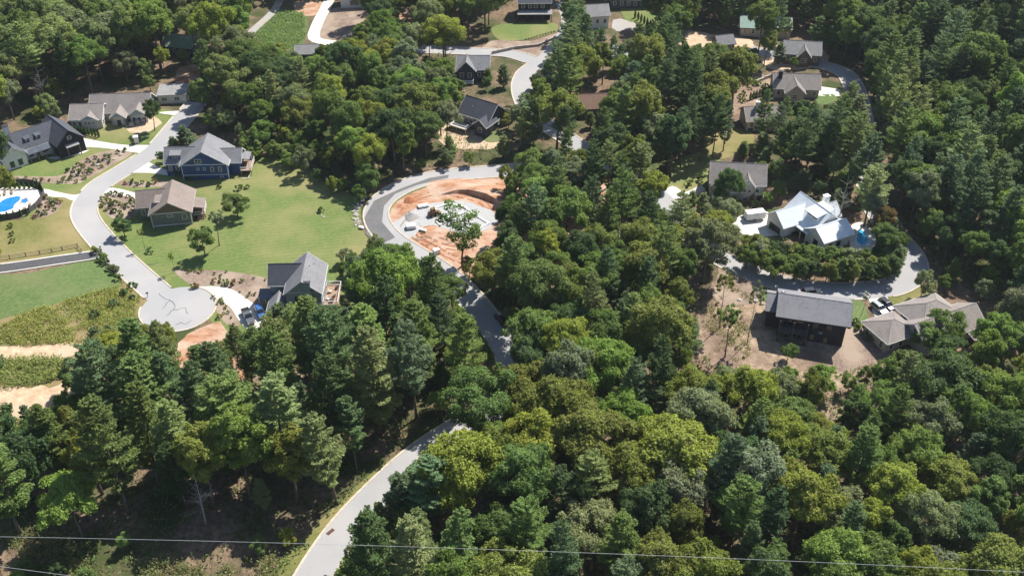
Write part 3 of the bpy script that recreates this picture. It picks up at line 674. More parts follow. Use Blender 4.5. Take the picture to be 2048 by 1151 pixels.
# --- cream house
h = House('cream_house', 'long cream house with tan shingle roof and pale blue gables beneath the tall wood', (-137.0, 283.2), 4)
h.wall(0, 9.4, 0, 8, -.6, 3.6, W_CREAM); h.gable(0, 9.4, -.0, 9, 3.6, 6.3, 'x', RF_TAN, W_CREAM)
h.gable(3.6, 8.2, -.5, 4.6, 3.6, 5.0, 'y', RF_TAN, W_LBLUE, ends=(1, 0)); h.wall(3.6, 8.2, -.45, -.003, -.6, 3.6, W_CREAM)
h.wins('s', 0, (.9, 2.6), 1.7, w=.8, h=1.6); h.wins('s', -.45, (4.5, 5.6), 2.2, w=.6, h=.7); h.win('s', -.45, 7.0, 2.3, w=.8, h=.4, bars=False)
h.wall(7, 22, 4.5, 13, -.6, 3.6, W_CREAM); h.gable(5, 23, 4.2, 14, 3.6, 7.3, 'x', RF_TAN, W_LBLUE)
h.wall(12.2, 16.2, 1.2, 4.45, -.6, 3.4, W_CREAM); h.gable(12.2, 16.2, 1.0, 8, 3.4, 5.0, 'y', RF_TAN, W_LBLUE, ends=(1, 0))
h.wall(17.5, 22.8, 2.4, 4.4, -.6, 3.4, W_CREAM); h.gable(17.3, 23, 2.0, 9, 3.4, 5.4, 'y', RF_TAN, W_LBLUE, ends=(1, 0))
h.door('s', 1.2, 14.2, -.1, 1.2, 2.3); h.wins('s', 2.4, (18.6, 20.2, 21.8), 1.5, w=.9, h=1.5); h.wins('e', 9.4, (1.4, 3), 1.7, w=.8); [h.post(x, .9, -.5, 3.3, M_STONE, .2) for x in (12.4, 16)]
# --- black roofed farmhouse
h = House('modern_farmhouse', 'white walled farmhouse with dark metal roof beside the rock garden', (-143.2, 262.0), 44)
h.wall(-6.5, 0, -1.6, 9, -.8, 4.2, W_WHITE); h.gable(-6.5, 0, -1.6, 9, 4.2, 7.0, 'y', RF_DARK, W_WHITE)
h.wall(0.05, 11, 1.0, 9, -.6, 3.8, W_WHITE); h.gable(-1, 12, 1.0, 10, 3.8, 7.3, 'x', RF_DARK, W_WHITE, ends=(0, 0))
h.dormer(2.2, 3.7, 2.4, 5.0, 4.3, 5.9, RF_METALD, W_WHITE); h.dormer(5.4, 6.9, 2.4, 5.0, 4.3, 5.9, RF_METALD, W_WHITE)
h.shed(0.6, 8.2, -1.8, 1.3, 2.9, 3.7, 's', RF_METALD); [h.post(x, -1.6, -.4, 2.85, M_TIMBER, .12) for x in (.9, 3.3, 5.7, 8)]
h.wall(8.5, 16.5, -4.2, 8.5, -.6, 4.0, W_BLACK); h.gable(8.5, 16.5, -4.2, 9, 4.0, 7.6, 'y', RF_DARK, W_BLACK, trim=M_TRIMD)
h.shed(10.5, 14.5, -5.6, -4.1, 2.9, 3.4, 's', RF_LIGHT); [h.post(x, -5.4, -.4, 2.85, M_TIMBER, .12) for x in (10.7, 14.3)]
h.win('s', -1.6, -4.4, 1.7, w=1.1, h=1.7, fm=M_TRIMD); h.win('s', -1.6, -2, 1.7, w=1.1, h=1.7, fm=M_TRIMD); h.wins('w', -6.5, (1, 4, 7), 2.0, w=.9, fm=M_TRIMD); h.wins('s', 1.0, (2, 6.4), 1.6, w=1.3, h=1.5, fm=M_TRIMD); h.door('s', 1.0, 4.2, -.2, 1.1, 2.3, M_TIMBER)
h.chimney(-1.2, .2, 7.6, 8.8, 4, 9.0, W_WHITE); h.win('s', -4.2, 12.5, 5.2, w=1.0, h=.9)
# --- charcoal house
h = House('charcoal_house', 'charcoal two storey house with double rear deck below the loop road', (61.4, 182.2), -14)
h.wall(0, 14.8, 0.4, 9.4, -6, 6.2, W_CHAR); h.gable(-.6, 15.2, -.4, 9.8, 6.4, 8.9, 'x', RF_GREY, W_CHAR, trim=M_TRIMD, o=.4)
h.wall(-2.8, -.05, 3.0, 9.6, -5, 5.2, W_CHAR); h.gable(-2.9, 2, 2.6, 10, 5.4, 7.4, 'x', RF_GREY, W_CHAR, trim=M_TRIMD, ends=(1, 0))
h.deck(.1, 6.6, -1.6, .38, 3.0, M_DECKD, M_DECKD, zb=-6, sides='swe'); h.deck(.1, 6.6, -1.7, .38, -.2, M_DECKD, M_DECKD, zb=-6, sides='swe')
[h.post(x, -1.45, -.2, 5.9, M_DECKD, .11) for x in (.3, 3.3, 6.4)]
br = MB()
for x0_, x1_ in ((.4, 1.6), (3.2, 2.0), (3.4, 4.6), (6.2, 5.0)): br.tube([(x0_, -1.52, 1.4), (x1_, -1.52, 2.6)], .07, 4)
br.build('deck_brace', M_TIMBER, h.root)
h.wins('s', .4, (8.2, 11.2), 4.4, w=1.1, h=1.5, fm=M_TRIMD); h.win('s', .4, 7.9, 1.2, w=.8, h=1.4, fm=M_TRIMD, gm=M_WARM); h.win('s', .4, 10.9, .8, w=.8, h=1.4, fm=M_TRIMD, gm=M_WARM); h.win('s', .4, 9.6, 2.7, w=.6, h=.3, bars=False)
h.wins('s', .4, (2, 4.6), 1.4, w=1.8, h=1.9, fm=M_TRIMD); h.wins('s', .4, (2, 4.6), 4.5, w=1.8, h=1.9, fm=M_TRIMD); h.wins('e', 14.8, (3, 6), 4, fm=M_TRIMD)
h.chimney(-.4, .5, 5.0, 5.9, 6, 8.6, W_BLACK, M_TRIMD); h.vent(9, 1.2, 6.9)
ch = MB()
for x0_ in (1.6, 2.6, 3.6):
    ch.box(x0_, x0_ + .6, -1.9, -1.3, 3.3, 3.42).box(x0_, x0_ + .6, -1.38, -1.3, 3.42, 3.95)
    for a, b in ((0, 0), (.54, 0), (0, .54), (.54, .54)): ch.box(x0_ + a, x0_ + a + .06, -1.9 + b, -1.84 + b, 3.0, 3.3)
DECKCH = ch
# --- hip roofed grey house
h = House('hip_roof_house', 'grey hip roofed house with timber deck at the foot of the pine hill', (99.0, 178.6), 25)
h.wall(-6, 11.6, 0, 8.2, -5, 3.6, W_BEIGE); h.gable(-6, 11.6, 0, 8.2, 3.6, 6.4, 'x', RF_TAN, W_BEIGE)
h.wall(-1, 8, 8.25, 13, -1, 3.6, W_BEIGE); h.hip(-3, 9, 4.4, 13.4, 3.9, .55, RF_TAN)
h.wall(-13.2, -5.2, 4.6, 12, -4, 3.2, W_BEIGE); h.hip(-13.2, -4.2, 4.2, 12.4, 3.3, .5, RF_TAN)
h.wins('w', -13.2, (6, 10.6), 1.6); h.wins('s', 4.6, (-11.4, -8.6), 1.4, w=1.0); h.wins('s', 0, (-4, -1, 2, 5), 1.6, w=1.2); h.wins('e', 11.6, (2, 6), 1.8)
h.deck(2.4, 13.6, -3.2, -.05, .2, zb=-5, sides='swe', rm=M_DECK); h.shed(6, 13.4, -3.0, .1, 2.6, 3.3, 's', RF_TAN); [h.post(x, -2.8, .2, 2.6, M_DECK) for x in (6.3, 9.6, 13)]
h.wins('s', 0, (-3, 1, 5), -1.8, w=1.4)
# --- white metal roofed house
h = House('white_roof_house', 'white farmhouse with pale metal roof inside the loop road', (80.2, 215.6), 27)
h.wall(0, 8.6, 0, 6.6, -1.6, 3.7, W_WHITE); h.gable(-.2, 9, -.2, 6.8, 3.7, 5.9, 'x', RF_METAL, W_WHITE)
h.wall(2.2, 9.4, 6.4, 16, -1, 3.9, W_WHITE); h.gable(1.6, 10.2, 5.5, 17, 3.9, 7.3, 'y', RF_METAL, W_WHITE)
h.wall(-4.6, 2.4, 10.4, 17, -1, 3.6, W_WHITE); h.gable(-4.8, 5, 10.2, 17.2, 3.6, 6.4, 'x', RF_METAL, W_WHITE, ends=(1, 0))
h.shed(-1.2, 2.6, 5.4, 10.4, 3.1, 4.2, 'w', RF_METAL); [h.post(-1.0, y, -.6, 3.0) for y in (5.7, 7.9, 10.1)]
h.wall(2.8, 7.4, 6.6, 10.6, 5.0, 6.6, W_WHITE, 'clerestory'); h.shed(2.0, 8.0, 6.2, 11.0, 6.7, 7.6, 'w', RF_METAL, name='clerestory_roof'); h.wins('w', 2.8, (7.6, 9.6), 5.95, w=1.5, h=.6, fm=M_TRIMD, bars=False)
h.gable(5.4, 12, 8, 13, 3.8, 6.4, 'x', RF_METAL, W_WHITE, ends=(0, 1)); h.wall(9.45, 12, 8.2, 12.8, -1, 3.8, W_WHITE)
h.door('w', -4.6, 13.7, -.4, 4.4, 2.5, M_TRIMD, 'garage_door'); h.win('w', -4.6, 13.7, 4.6, w=.9, h=.8, fm=M_TRIMD)
h.win('s', 0, 2.2, 1.9, w=1.2, h=.5, fm=M_TRIMD, bars=False); h.win('s', 0, 5.0, 1.6, w=1.3, h=1.3, fm=M_TRIMD); h.win('w', -.0, 3.0, 1.6, w=1.5, h=1.4, fm=M_TRIMD); h.win('w', 0, 3.2, 4.2, w=.8, h=.6, fm=M_TRIMD)
h.wins('w', 2.2, (7, 9.2), 1.5, w=1.5, h=1.8, fm=M_TRIMD); h.chimney(9.6, 11.0, 11.6, 12.8, 0, 7.8, W_WHITE, M_TRIM); h.wins('e', 8.6, (2, 4.6), 1.6, fm=M_TRIMD)
# --- beige house
h = House('beige_house', 'beige two storey house with grey gables behind a tall dark tree', (55.2, 242.6), -6)
h.wall(0, 14.6, 0, 9.5, -2, 5.2, W_BEIGE); h.gable(0, 14.6, 0, 9.5, 5.2, 8.8, 'x', RF_TAN, W_BEIGE)
h.gable(.4, 4.6, -.7, 5, 5.0, 7.4, 'y', RF_TAN, W_BEIGE, ends=(1, 0)); h.gable(8.2, 11.6, -.7, 5, 5.2, 7.2, 'y', RF_TAN, W_CREAM, ends=(1, 0))
h.wall(.4, 4.6, -.65, -.003, -2, 5.0, W_BEIGE); h.wall(8.2, 11.6, -.65, -.003, -2, 5.2, W_BEIGE)
h.wins('s', 0, (6.4, 12.8), 3.4, w=1.0); h.win('s', 0, 13.4, .8, w=.9); h.wins('s', -.65, (9.2, 10.6), 3.6, w=.8); h.win('s', -.65, 9.9, 6.1, w=.8, h=.7); h.win('s', -.65, 2.5, 3.4, w=1.4); h.wins('s', -.65, (2.5, 9.9), .4, w=1.4)
h.wins('e', 14.6, (2, 5, 8), 3.4); tb = MB(); tb.box(0, 14.6, -.04, -.003, 2.0, 2.2); tb.build('trim_band', M_TRIM, h.root)
h.deck(14.7, 17.2, 1, 5, .6, zb=-2, sides='se')
# --- dark hillside house with white deck
h = House('hillside_house', 'dark slate house with white railed deck on the wooded hillside', (-16.4, 285.6), -33)
h.wall(0, 11, 0, 9, -4, 4.8, W_SLATE); h.gable(0, 11, 0, 9, 4.8, 8.4, 'x', RF_DARK, W_SLATE)
h.wall(7.4, 11.4, -2.4, -.05, -4, 4.0, W_SLATE); h.gable(7.2, 11.6, -2.4, 4, 4.0, 5.8, 'y', RF_DARK, W_SLATE, ends=(1, 0))
h.wins('s', 0, (1.2, 2.8, 4.4, 6), 3.2, w=1.1, h=1.7); h.wins('s', -2.4, (9.4,), 2.4, w=1.2); h.wins('w', 0, (2, 6), 3.0); h.wins('e', 11.4, (1, 5), 2.5, w=1); h.deck(-2.4, 4.8, -3.6, -.05, 1.6, M_CONC, M_TRIM, zb=-4, sides='swe'); h.vent(3.5, 2.2, 6.6)
# --- far dark house
h = House('slate_roof_house', 'dark house with slate grey roof and small white deck below the far road', (-18.4, 317.0), -2)
h.wall(0, 10.5, 0, 8.5, -3, 4.6, W_SLATE); h.gable(0, 10.5, 0, 8.5, 4.6, 7.4, 'x', RF_GREY, W_SLATE); h.gable(.2, 6, -1, 5, 4.6, 7.6, 'y', RF_GREY, W_SLATE, ends=(1, 0)); h.wall(.2, 6, -.95, -.004, -3, 4.6, W_SLATE)
h.deck(-.2, 5.6, -3.2, -1, .8, M_CONC, M_TRIM, zb=-3, sides='swe'); h.wins('s', -.95, (1.6, 4.2), 2.6, w=1.2, h=1.7); h.wins('s', 0, (7.4, 9.2), 2.6, w=1.0)
# --- black house at the top
h = House('black_house', 'tall black house with pale bands above the rectangular lawn', (2.6, 371.6), 1)
h.wall(0, 12, 0, 10, -1, 6.6, W_BLACK); h.gable(0, 12, 0, 10, 6.6, 10, 'x', RF_DARK, W_BLACK); h.shed(-.6, 12.6, -3.4, .1, 3.2, 3.7, 's', RF_LIGHT); [h.post(x, -3.1, -.5, 3.1, M_TRIMD, .12) for x in (-.2, 3, 6, 9, 12.2)]
h.wins('s', 0, (1.6, 4.2, 6.4, 9), 5.2, w=1.2, h=1.5); h.wins('s', 0, (1.8, 5, 8.4), 1.5, w=2.2, h=2.1, fm=M_TRIMD); h.deck(-.6, 12.6, -3.6, -.05, -.2, M_CONC, M_TRIM, zb=-1, sides='')
# --- white house at the top edge
h = House('white_cube_house', 'white house with dark windows at the head of the white driveway', (-66.5, 381.5), 2)
h.wall(0, 15, 0, 9, -.5, 5.6, W_WHITE); h.gable(0, 15, 0, 9, 5.6, 8.4, 'x', RF_DARK, W_WHITE); h.wins('s', 0, (4.4, 6.0), 2.2, w=1.2, h=1.6, fm=M_TRIMD); h.wins('s', 0, (10.5, 12.2), 2.2, w=1.3, h=1.4, fm=M_TRIMD); h.wins('s', 0, (2, 8, 13), 4.6, w=1.0, fm=M_TRIMD)
def small_house(name, label, at, rot, w, d, ze, zr, wm, rm, trim=M_TRIM, axis='x', cross=None):
    h = House(name, label, at, rot)
    h.wall(0, w, 0, d, -2, ze, wm); h.gable(0, w, 0, d, ze, zr, axis, rm, wm, trim=trim)
    if cross:
        a, b, o = cross
        h.wall(a, b, -o, -.004, -2, ze - .1, wm); h.gable(a, b, -o, d / 2, ze - .1, zr - .5, 'y', rm, wm, trim=trim, ends=(1, 0)); h.win('s', -o, (a + b) / 2, ze / 2 + .3, w=1.5)
    n = max(2, int(w / 2.6))
    for i in range(n):
        u = (i + .5) * w / n
        if not (cross and cross[0] - .8 < u < cross[1] + .8): h.win('s', 0, u, ze / 2 + .2, w=1.0)
    h.wins('e', w, (d * .3, d * .7), ze / 2 + .2); h.wins('w', 0, (d * .3, d * .7), ze / 2 + .2)
    return h
small_house('shed_house', 'small grey roofed building among trees below the white driveway', (*G(594, 122),), 3, 8, 6, 2.8, 4.6, W_SLATE, RF_LIGHT)
h = small_house('terraced_house', 'grey roofed house with pale gable above the terraced garden', (*G(1546, 196),), -4, 14.5, 8.5, 3.8, 6.8, W_BEIGE, RF_TAN, cross=(3.4, 9.2, 3.2)); h.chimney(1.2, 2.4, 2.4, 3.6, 3, 8.2, W_CHAR)
h = small_house('grey_cottage', 'small pale cottage with white chimney half hidden by pines', (*G(1492, 262),), 5, 12, 8, 3.6, 6.2, W_CREAM, RF_TAN); h.chimney(3.2, 4.3, 3, 4, 3, 8.0, W_WHITE, M_TRIM); h.win('s', 0, 1.3, .2, w=1.6, h=1.8)
small_house('ridge_house', 'far grey house with dark shaded front above the bend of the far road', (*G(1566, 128),), -8, 12, 8, 4.2, 7, W_BROWNG, RF_LIGHT, cross=(4.5, 8.5, 1.6))
small_house('pale_roof_house', 'far white house with pale roof beside the tall pines', (*G(1172, 58),), 8, 8.5, 8, 5.0, 7.6, W_WHITE, RF_LIGHT)
small_house('dark_front_house', 'far dark house behind the bright upper lawn', (*G(1222, 18),), -3, 16, 8, 4.2, 6.8, W_SLATE, RF_GREY)
small_house('green_cabin', 'cabin with pale green metal roof hidden in the tall wood', (*G(330, 108),), -14, 11, 8, 3.2, 6.0, W_SLATE, RF_METALG, M_TRIMD)
small_house('brown_cabin', 'brown roofed cabin buried among dark pines', (*G(1150, 236),), 6, 15, 8, 3.2, 6.0, W_BROWNG, RF_RUST, M_TRIMD)
small_house('timber_barn', 'small brown timber barn at the far clearing', (*G(1436, 108),), 15, 6, 6, 3.4, 5.4, W_BROWNG, RF_GREY, M_TRIMD)
small_house('pale_far_house', 'far house with grey green roof at the edge of the upper wood', (*G(1480, 72),), -6, 18, 8, 3.4, 6, W_BEIGE, RF_METALG, M_TRIMD)
small_house('white_patch_house', 'white roofed house mostly covered by trees in the pine wood', (*G(1222, 128),), -10, 9, 7, 3.2, 5.4, W_WHITE, RF_METAL)
# --- unfinished house with a red machine
h = House('unfinished_house', 'pale unfinished house with white walls next to orange clay', (*G(318, 208),), 6)
h.wall(0, 9, 0, 7, -.5, 3.0, W_CREAM); h.shed(-.3, 9.3, -.3, 7.3, 3.1, 3.6, 's', RF_LIGHT, name='roof'); h.wins('s', 0, (2, 6), 1.6, w=1.6, h=1.1)

# ------------------------------------------------------------------ plants: shared meshes
def leaf_cards(name, C, Nn, size, aspect, mat, seed, fold=.18, dirs=None):
    """many small folded leaf sprays, one diamond each"""
    g = np.random.default_rng(seed); n = len(C)
    Nn = Nn / np.maximum(1e-6, np.linalg.norm(Nn, axis=1, keepdims=True))
    t = g.normal(size=(n, 3)) if dirs is None else dirs
    t = t - Nn * (t * Nn).sum(1, keepdims=True); t /= np.maximum(1e-6, np.linalg.norm(t, axis=1, keepdims=True))
    b = np.cross(Nn, t); s = size[:, None]
    V = np.empty((n, 4, 3))
    V[:, 0] = C - t * s * .5 - Nn * s * fold; V[:, 2] = C + t * s * .5 - Nn * s * fold
    V[:, 1] = C - b * s * .5 * aspect; V[:, 3] = C + b * s * .5 * aspect
    me = bpy.data.meshes.new(name)
    me.vertices.add(n * 4); me.vertices.foreach_set('co', V.reshape(-1).astype(np.float32))
    me.loops.add(n * 4); me.loops.foreach_set('vertex_index', np.arange(n * 4, dtype=np.int32))
    me.polygons.add(n); me.polygons.foreach_set('loop_start', np.arange(0, n * 4, 4, dtype=np.int32))
    try: me.polygons.foreach_set('loop_total', np.full(n, 4, dtype=np.int32))
    except Exception: pass
    me.materials.append(mat); me.update(calc_edges=True); me.validate()
    return me

def unit(v): return v / np.maximum(1e-9, np.linalg.norm(v, axis=-1, keepdims=True))

def trunk_mesh(name, H, r0, seed, limbs=0, zc=None, Rc=4, mat=None, lean=.03, twig=False):
    rr = random.Random(seed); mb = MB()
    pts = []; x = y = 0
    for i in range(7):
        t = i / 6; pts.append((x, y, H * t - (.6 if i == 0 else 0))); x += rr.gauss(0, lean * H / 6); y += rr.gauss(0, lean * H / 6)
    mb.tube(pts, [r0 * (1.25 if i == 0 else 1) * (1 - .86 * i / 6) for i in range(7)], 7)
    for k in range(limbs):
        t = rr.uniform(.32, .85); z = H * t; j = min(5, int(t * 6)); f = t * 6 - j
        p0 = Vector(pts[j]).lerp(Vector(pts[j + 1]), f); a = rr.uniform(0, 6.28)
        ln = Rc * rr.uniform(.55, .95) * (1.15 - t * .6); up = rr.uniform(.3, .9)
        p1 = p0 + Vector((math.cos(a), math.sin(a), up * .6)) * ln * .5; p2 = p1 + Vector((math.cos(a + rr.gauss(0, .3)), math.sin(a + rr.gauss(0, .3)), up)) * ln * .5
        r = r0 * .42 * (1 - t * .6)
        mb.tube([p0, p1, p2], [r, r * .6, r * .18], 5, False)
        if twig:
            for q in range(5):
                s = rr.uniform(.3, 1); b0 = p0.lerp(p1, s * 2) if s < .5 else p1.lerp(p2, s * 2 - 1); a2 = a + rr.choice((-1, 1)) * rr.uniform(.4, 1.1)
                b1 = b0 + Vector((math.cos(a2), math.sin(a2), rr.uniform(-.1, .8))) * ln * rr.uniform(.2, .45); mb.tube([b0, b1], [r * .35, r * .1], 4, False)
    return mb.mesh(name, mat or M_BARK, True)

def broad_crown(name, R_, Rz, zc, seed, nclump=52, per=190, leaf=.46, open_=0.0, droop=-.45, lump=.42):
    g = np.random.default_rng(seed)
    d = []
    while len(d) < nclump:
        v = g.normal(size=3); v /= np.linalg.norm(v)
        if v[2] > droop - .2 * g.random(): d.append(v)
    d = np.array(d)
    ph = g.random(6) * 6.28
    wob = 1 + lump * (np.sin(2.2 * d[:, 0] * 2 + ph[0]) * np.sin(2.1 * d[:, 1] * 2 + ph[1]) + .7 * np.sin(3 * d[:, 2] + ph[2])) * .7
    rr = (.50 + .5 * np.sqrt(g.random(nclump))) * wob
    c = d * rr[:, None] * np.array([R_, R_, Rz]) * .84
    rc = R_ * g.uniform(.17, .33, nclump)
    C = []; Nn = []
    for i in range(nclump):
        m = int(per * (rc[i] / (R_ * .25)) ** 2 * (1 - open_ * g.random()))
        e = unit(g.normal(size=(m, 3)) * .8 + d[i] * .65 + np.array([0, 0, .4]))
        rad = rc[i] * (.62 + .5 * g.random((m, 1)))
        sub = 1 + .25 * np.sin(e[:, :1] * 7 + i) * np.cos(e[:, 1:2] * 7 + 2 * i)
        C.append(c[i] + e * rad * sub * np.array([1, 1, .8])); Nn.append(unit(e * .8 + g.normal(size=(m, 3)) * .55 + np.array([0, 0, .35])))
    C = np.concatenate(C); Nn = np.concatenate(Nn); C[:, 2] += zc
    return leaf_cards(name, C, Nn, leaf * g.uniform(.6, 1.35, len(C)), .75, M_LEAF, seed + 1)

def pine_crown(name, H, Rm, z0, seed, peak=.28, step=1.05, needle=.62, dens=1.0, gap=.0):
    g = np.random.default_rng(seed); C = []; Nn = []; T = []; z = z0; Sz = []
    while z < H - .3:
        t = (z - z0) / (H - z0)
        prof = (t / peak) ** .55 if t < peak else ((1 - t) / (1 - peak)) ** .78
        nb = g.integers(4, 7); a0 = g.random() * 6.28
        for k in range(nb):
            if g.random() < gap: continue
            L = max(.45, Rm * (.22 + .78 * prof) * g.uniform(.68, 1.18)) * (1 if t < .93 else .7)
            a = a0 + k * 6.283 / nb + g.normal() * .22; ca, sa = math.cos(a), math.sin(a)
            rise = g.uniform(.02, .22) + .45 * t; zz = z + g.normal() * .16
            m = int(max(16, L * 24 * dens))
            s = g.uniform(.22, 1.0, m) ** .75
            side = g.choice([-1, 1], m) * g.random(m) * (.10 + .34 * np.sin(np.clip(s, 0, 1) * 2.6)) * L * .75
            r = s * L
            x = ca * r - sa * side; y = sa * r + ca * side
            zc_ = zz + rise * r + .10 * L * s ** 2 + g.normal(size=m) * .13 + .1 * np.abs(side) - .05 * L * s
            C.append(np.stack([x, y, zc_], 1))
            dirv = np.stack([ca - sa * np.sign(side) * .75, sa + ca * np.sign(side) * .75, np.full(m, .38)], 1) + g.normal(size=(m, 3)) * .38
            T.append(unit(dirv)); Nn.append(unit(np.stack([g.normal(size=m) * .45, g.normal(size=m) * .45, np.ones(m)], 1)))
            Sz.append(needle * g.uniform(.7, 1.35, m))
        z += step * g.uniform(.75, 1.3) * (1 - .35 * t)
    m = 40; C.append(np.stack([g.normal(size=m) * .22, g.normal(size=m) * .22, H - g.random(m) * 1.6], 1)); T.append(unit(g.normal(size=(m, 3)) * .6 + np.array([0, 0, 1.2]))); Nn.append(unit(g.normal(size=(m, 3)))); Sz.append(np.full(m, needle))
    return leaf_cards(name, np.concatenate(C), np.concatenate(Nn), np.concatenate(Sz), .42, M_NEEDLE, seed + 1, .05, np.concatenate(T))

# every variant: (crown mesh, trunk mesh, nominal height, crown radius, crown centre height)
VAR = {'oak': [], 'poplar': [], 'pine': [], 'slender': [], 'young': [], 'snag': []}
for k in range(7):
    R_ = 5.6 + .35 * (k % 3); Rz = R_ * (.82 + .1 * (k % 4)); H = 19.0; zc = H - Rz
    VAR['oak'].append((broad_crown('crown', R_, Rz, zc, 100 + k, 60, 400, .37, droop=-.5), trunk_mesh('trunk', H * .8, .36, 300 + k, 9, zc, R_), H, R_, zc, Rz))
for k in range(5):
    R_ = 4.3 + .3 * (k % 3); Rz = 7.0 + .5 * (k % 2); H = 23.0; zc = H - Rz
    VAR['poplar'].append((broad_crown('crown', R_, Rz, zc, 140 + k, 64, 340, .37, droop=-.8), trunk_mesh('trunk', H * .9, .32, 340 + k, 8, zc, R_), H, R_, zc, Rz))
for k in range(7):
    H = 26.0; Rm = 5.2 + .5 * (k % 3); z0 = H * (.16 + .07 * (k % 3))
    VAR['pine'].append((pine_crown('crown', H, Rm, z0, 180 + k, .22 + .05 * (k % 3), 1.55, .60, 1.9, .04 + .05 * (k % 3)), trunk_mesh('trunk', H * .97, .36, 380 + k, 4, None, 3, lean=.012), H, Rm, z0 + (H - z0) * .42, (H - z0) * .5))
for k in range(4):
    H = 17.0; R_ = 2.4; Rz = 3.0; zc = H - Rz
    VAR['slender'].append((broad_crown('crown', R_, Rz, zc, 220 + k, 22, 85, .40, .5, -.9), trunk_mesh('trunk', H * .95, .16, 420 + k, 6, zc, 2.6, lean=.05), H, R_, zc, Rz))
for k in range(5):
    H = 8.0; R_ = 2.9 + .2 * (k % 3); Rz = 3.1; zc = H - Rz
    VAR['young'].append((broad_crown('crown', R_, Rz, zc, 260 + k, 40, 200, .27, droop=-.7), trunk_mesh('trunk', H * .8, .16, 460 + k, 6, zc, R_), H, R_, zc, Rz))
for k in range(3):
    H = 16.0
    VAR['snag'].append((None, trunk_mesh('trunk', H, .22, 500 + k, 22, None, 4.4, M_DEADWOOD, .03, True), H, 3.0, 10, 6))
VAR['open'] = []
for k in range(2):
    H = 20.0; R_ = 4.4; Rz = 7.2; zc = H - Rz
    VAR['open'].append((broad_crown('crown', R_, Rz, zc, 660 + k, 40, 95, .46, .5, -.95, .5), trunk_mesh('trunk', H * .92, .22, 680 + k, 12, zc, R_, lean=.05), H, R_, zc, Rz))
VAR['smallpine'] = []
for k in range(4):
    H = 9.0
    VAR['smallpine'].append((pine_crown('crown', H, 2.9, .9, 600 + k, .2, .62, .46, 1.7), trunk_mesh('trunk', H * .96, .15, 640 + k, 2, None, 1.2, lean=.01), H, 2.8, 4, 4))

TINT = {   # colour of the foliage itself (linear)
    'mid green': (.112, .160, .044), 'olive green': (.145, .168, .040), 'dark green': (.068, .108, .038), 'pale green': (.175, .212, .082), 'yellow green': (.195, .220, .042),
    'grey green': (.160, .186, .105), 'bright green': (.142, .205, .048), 'rusty brown': (.185, .130, .065), 'blue green': (.102, .152, .070), 'golden olive': (.185, .185, .040)}
NAMES = {'oak': 'oak_tree', 'poplar': 'poplar_tree', 'pine': 'pine_tree', 'slender': 'slender_tree', 'open': 'open_crowned_tree', 'young': 'young_tree', 'snag': 'dead_tree', 'smallpine': 'young_pine'}
WORDS = {'oak': 'round broadleaf tree', 'poplar': 'narrow broadleaf tree', 'pine': 'pine', 'slender': 'thin trunked tree with small crown', 'young': 'small broadleaf tree', 'snag': 'bare dead tree', 'smallpine': 'small bushy pine'}
TREES = []     # (x, y, radius, height, kind, tint, objects)
trng = random.Random(11)
def plant(kind, x, y, H, tint, label=None, group=None, wide=1.0):
    v = trng.choice(VAR[kind]); s = H / v[2]
    root = empty(NAMES[kind], (x, y, hz(x, y)), trng.uniform(0, 6.28)); sx = s * wide * trng.uniform(.93, 1.08)
    root.scale = (sx * trng.uniform(.88, 1.13), sx, s); root.rotation_euler[0] = trng.gauss(0, .035); root.rotation_euler[1] = trng.gauss(0, .035)
    link('trunk', v[1], root)
    if v[0]:
        c = link('crown', v[0], root); t = TINT[tint]; q = trng.uniform(.82, 1.18)
        c.color = (t[0] * q * trng.uniform(.92, 1.08), t[1] * q, t[2] * q * trng.uniform(.85, 1.15), 1)
    TREES.append([x, y, v[3] * sx, H, kind, tint, root, label, group])
    if label: tag(root, label, 'tree', group)
    return root
def at_crown(kind, px, py, H, tint, label=None, wide=1.0, group=None):
    v = VAR[kind][0]; x, y = G(px, py, v[4] / v[2] * H); return plant(kind, x, y, H, tint, label, group, wide)

# ------------------------------------------------------------------ trees that stand out one by one
at_crown('oak', 298, 212, 11, 'dark green', 'dark tree standing alone in the cream house yard', .7)
at_crown('smallpine', 372, 280, 8, 'blue green', 'bushy blue green pine beside the blue house drive', 1.35)
at_crown('smallpine', 348, 292, 5, 'blue green', 'low bushy pine against the kerb above the blue house', 1.3)
at_crown('young', 322, 312, 4, 'dark green', 'clipped dark evergreen at the corner of the blue house drive')
at_crown('young', 403, 478, 9, 'mid green', 'rounded green tree alone on the striped lawn', 1.1)
at_crown('slender', 426, 430, 11.5, 'grey green', 'tall airy tree beside the olive house porch', 1.3)
at_crown('young', 470, 405, 7.5, 'mid green', 'squat leafy tree on the lawn beyond the olive house', 1.25)
at_crown('young', 244, 450, 6, 'dark green', 'dark rounded tree at the kerb beside the olive house', 1.3)
at_crown('slender', 281, 464, 6.5, 'olive green', 'spindly sapling at the kerb below the dark rounded tree', .9)
at_crown('slender', 342, 512, 6, 'olive green', 'sparse sapling on the lawn near the bare mulch bed')
at_crown('young', 605, 318, 9, 'grey green', 'grey green small tree at the lawn edge above its shadow', .9)
at_crown('young', 572, 300, 7, 'pale green', 'pale small tree at the upper lawn edge')
at_crown('young', 545, 296, 5.5, 'mid green', 'low tree at the wood edge beside the blue house deck')
at_crown('oak', 742, 520, 10.5, 'grey green', 'wide spreading grey green tree at the lawn corner beside the road', 1.35)
at_crown('young', 690, 508, 5, 'grey green', 'dry greyish bush tree on the lawn near the road bend', 1.2)
at_crown('open', 922, 452, 19, 'mid green', 'tall thin tree standing in front of the new foundation', 1.25)
at_crown('young', 1012, 352, 8, 'olive green', 'slim tree between clay plot and road', .75)
at_crown('young', 1046, 348, 8, 'mid green', 'slim green tree beside the road above the clay plot', .75)
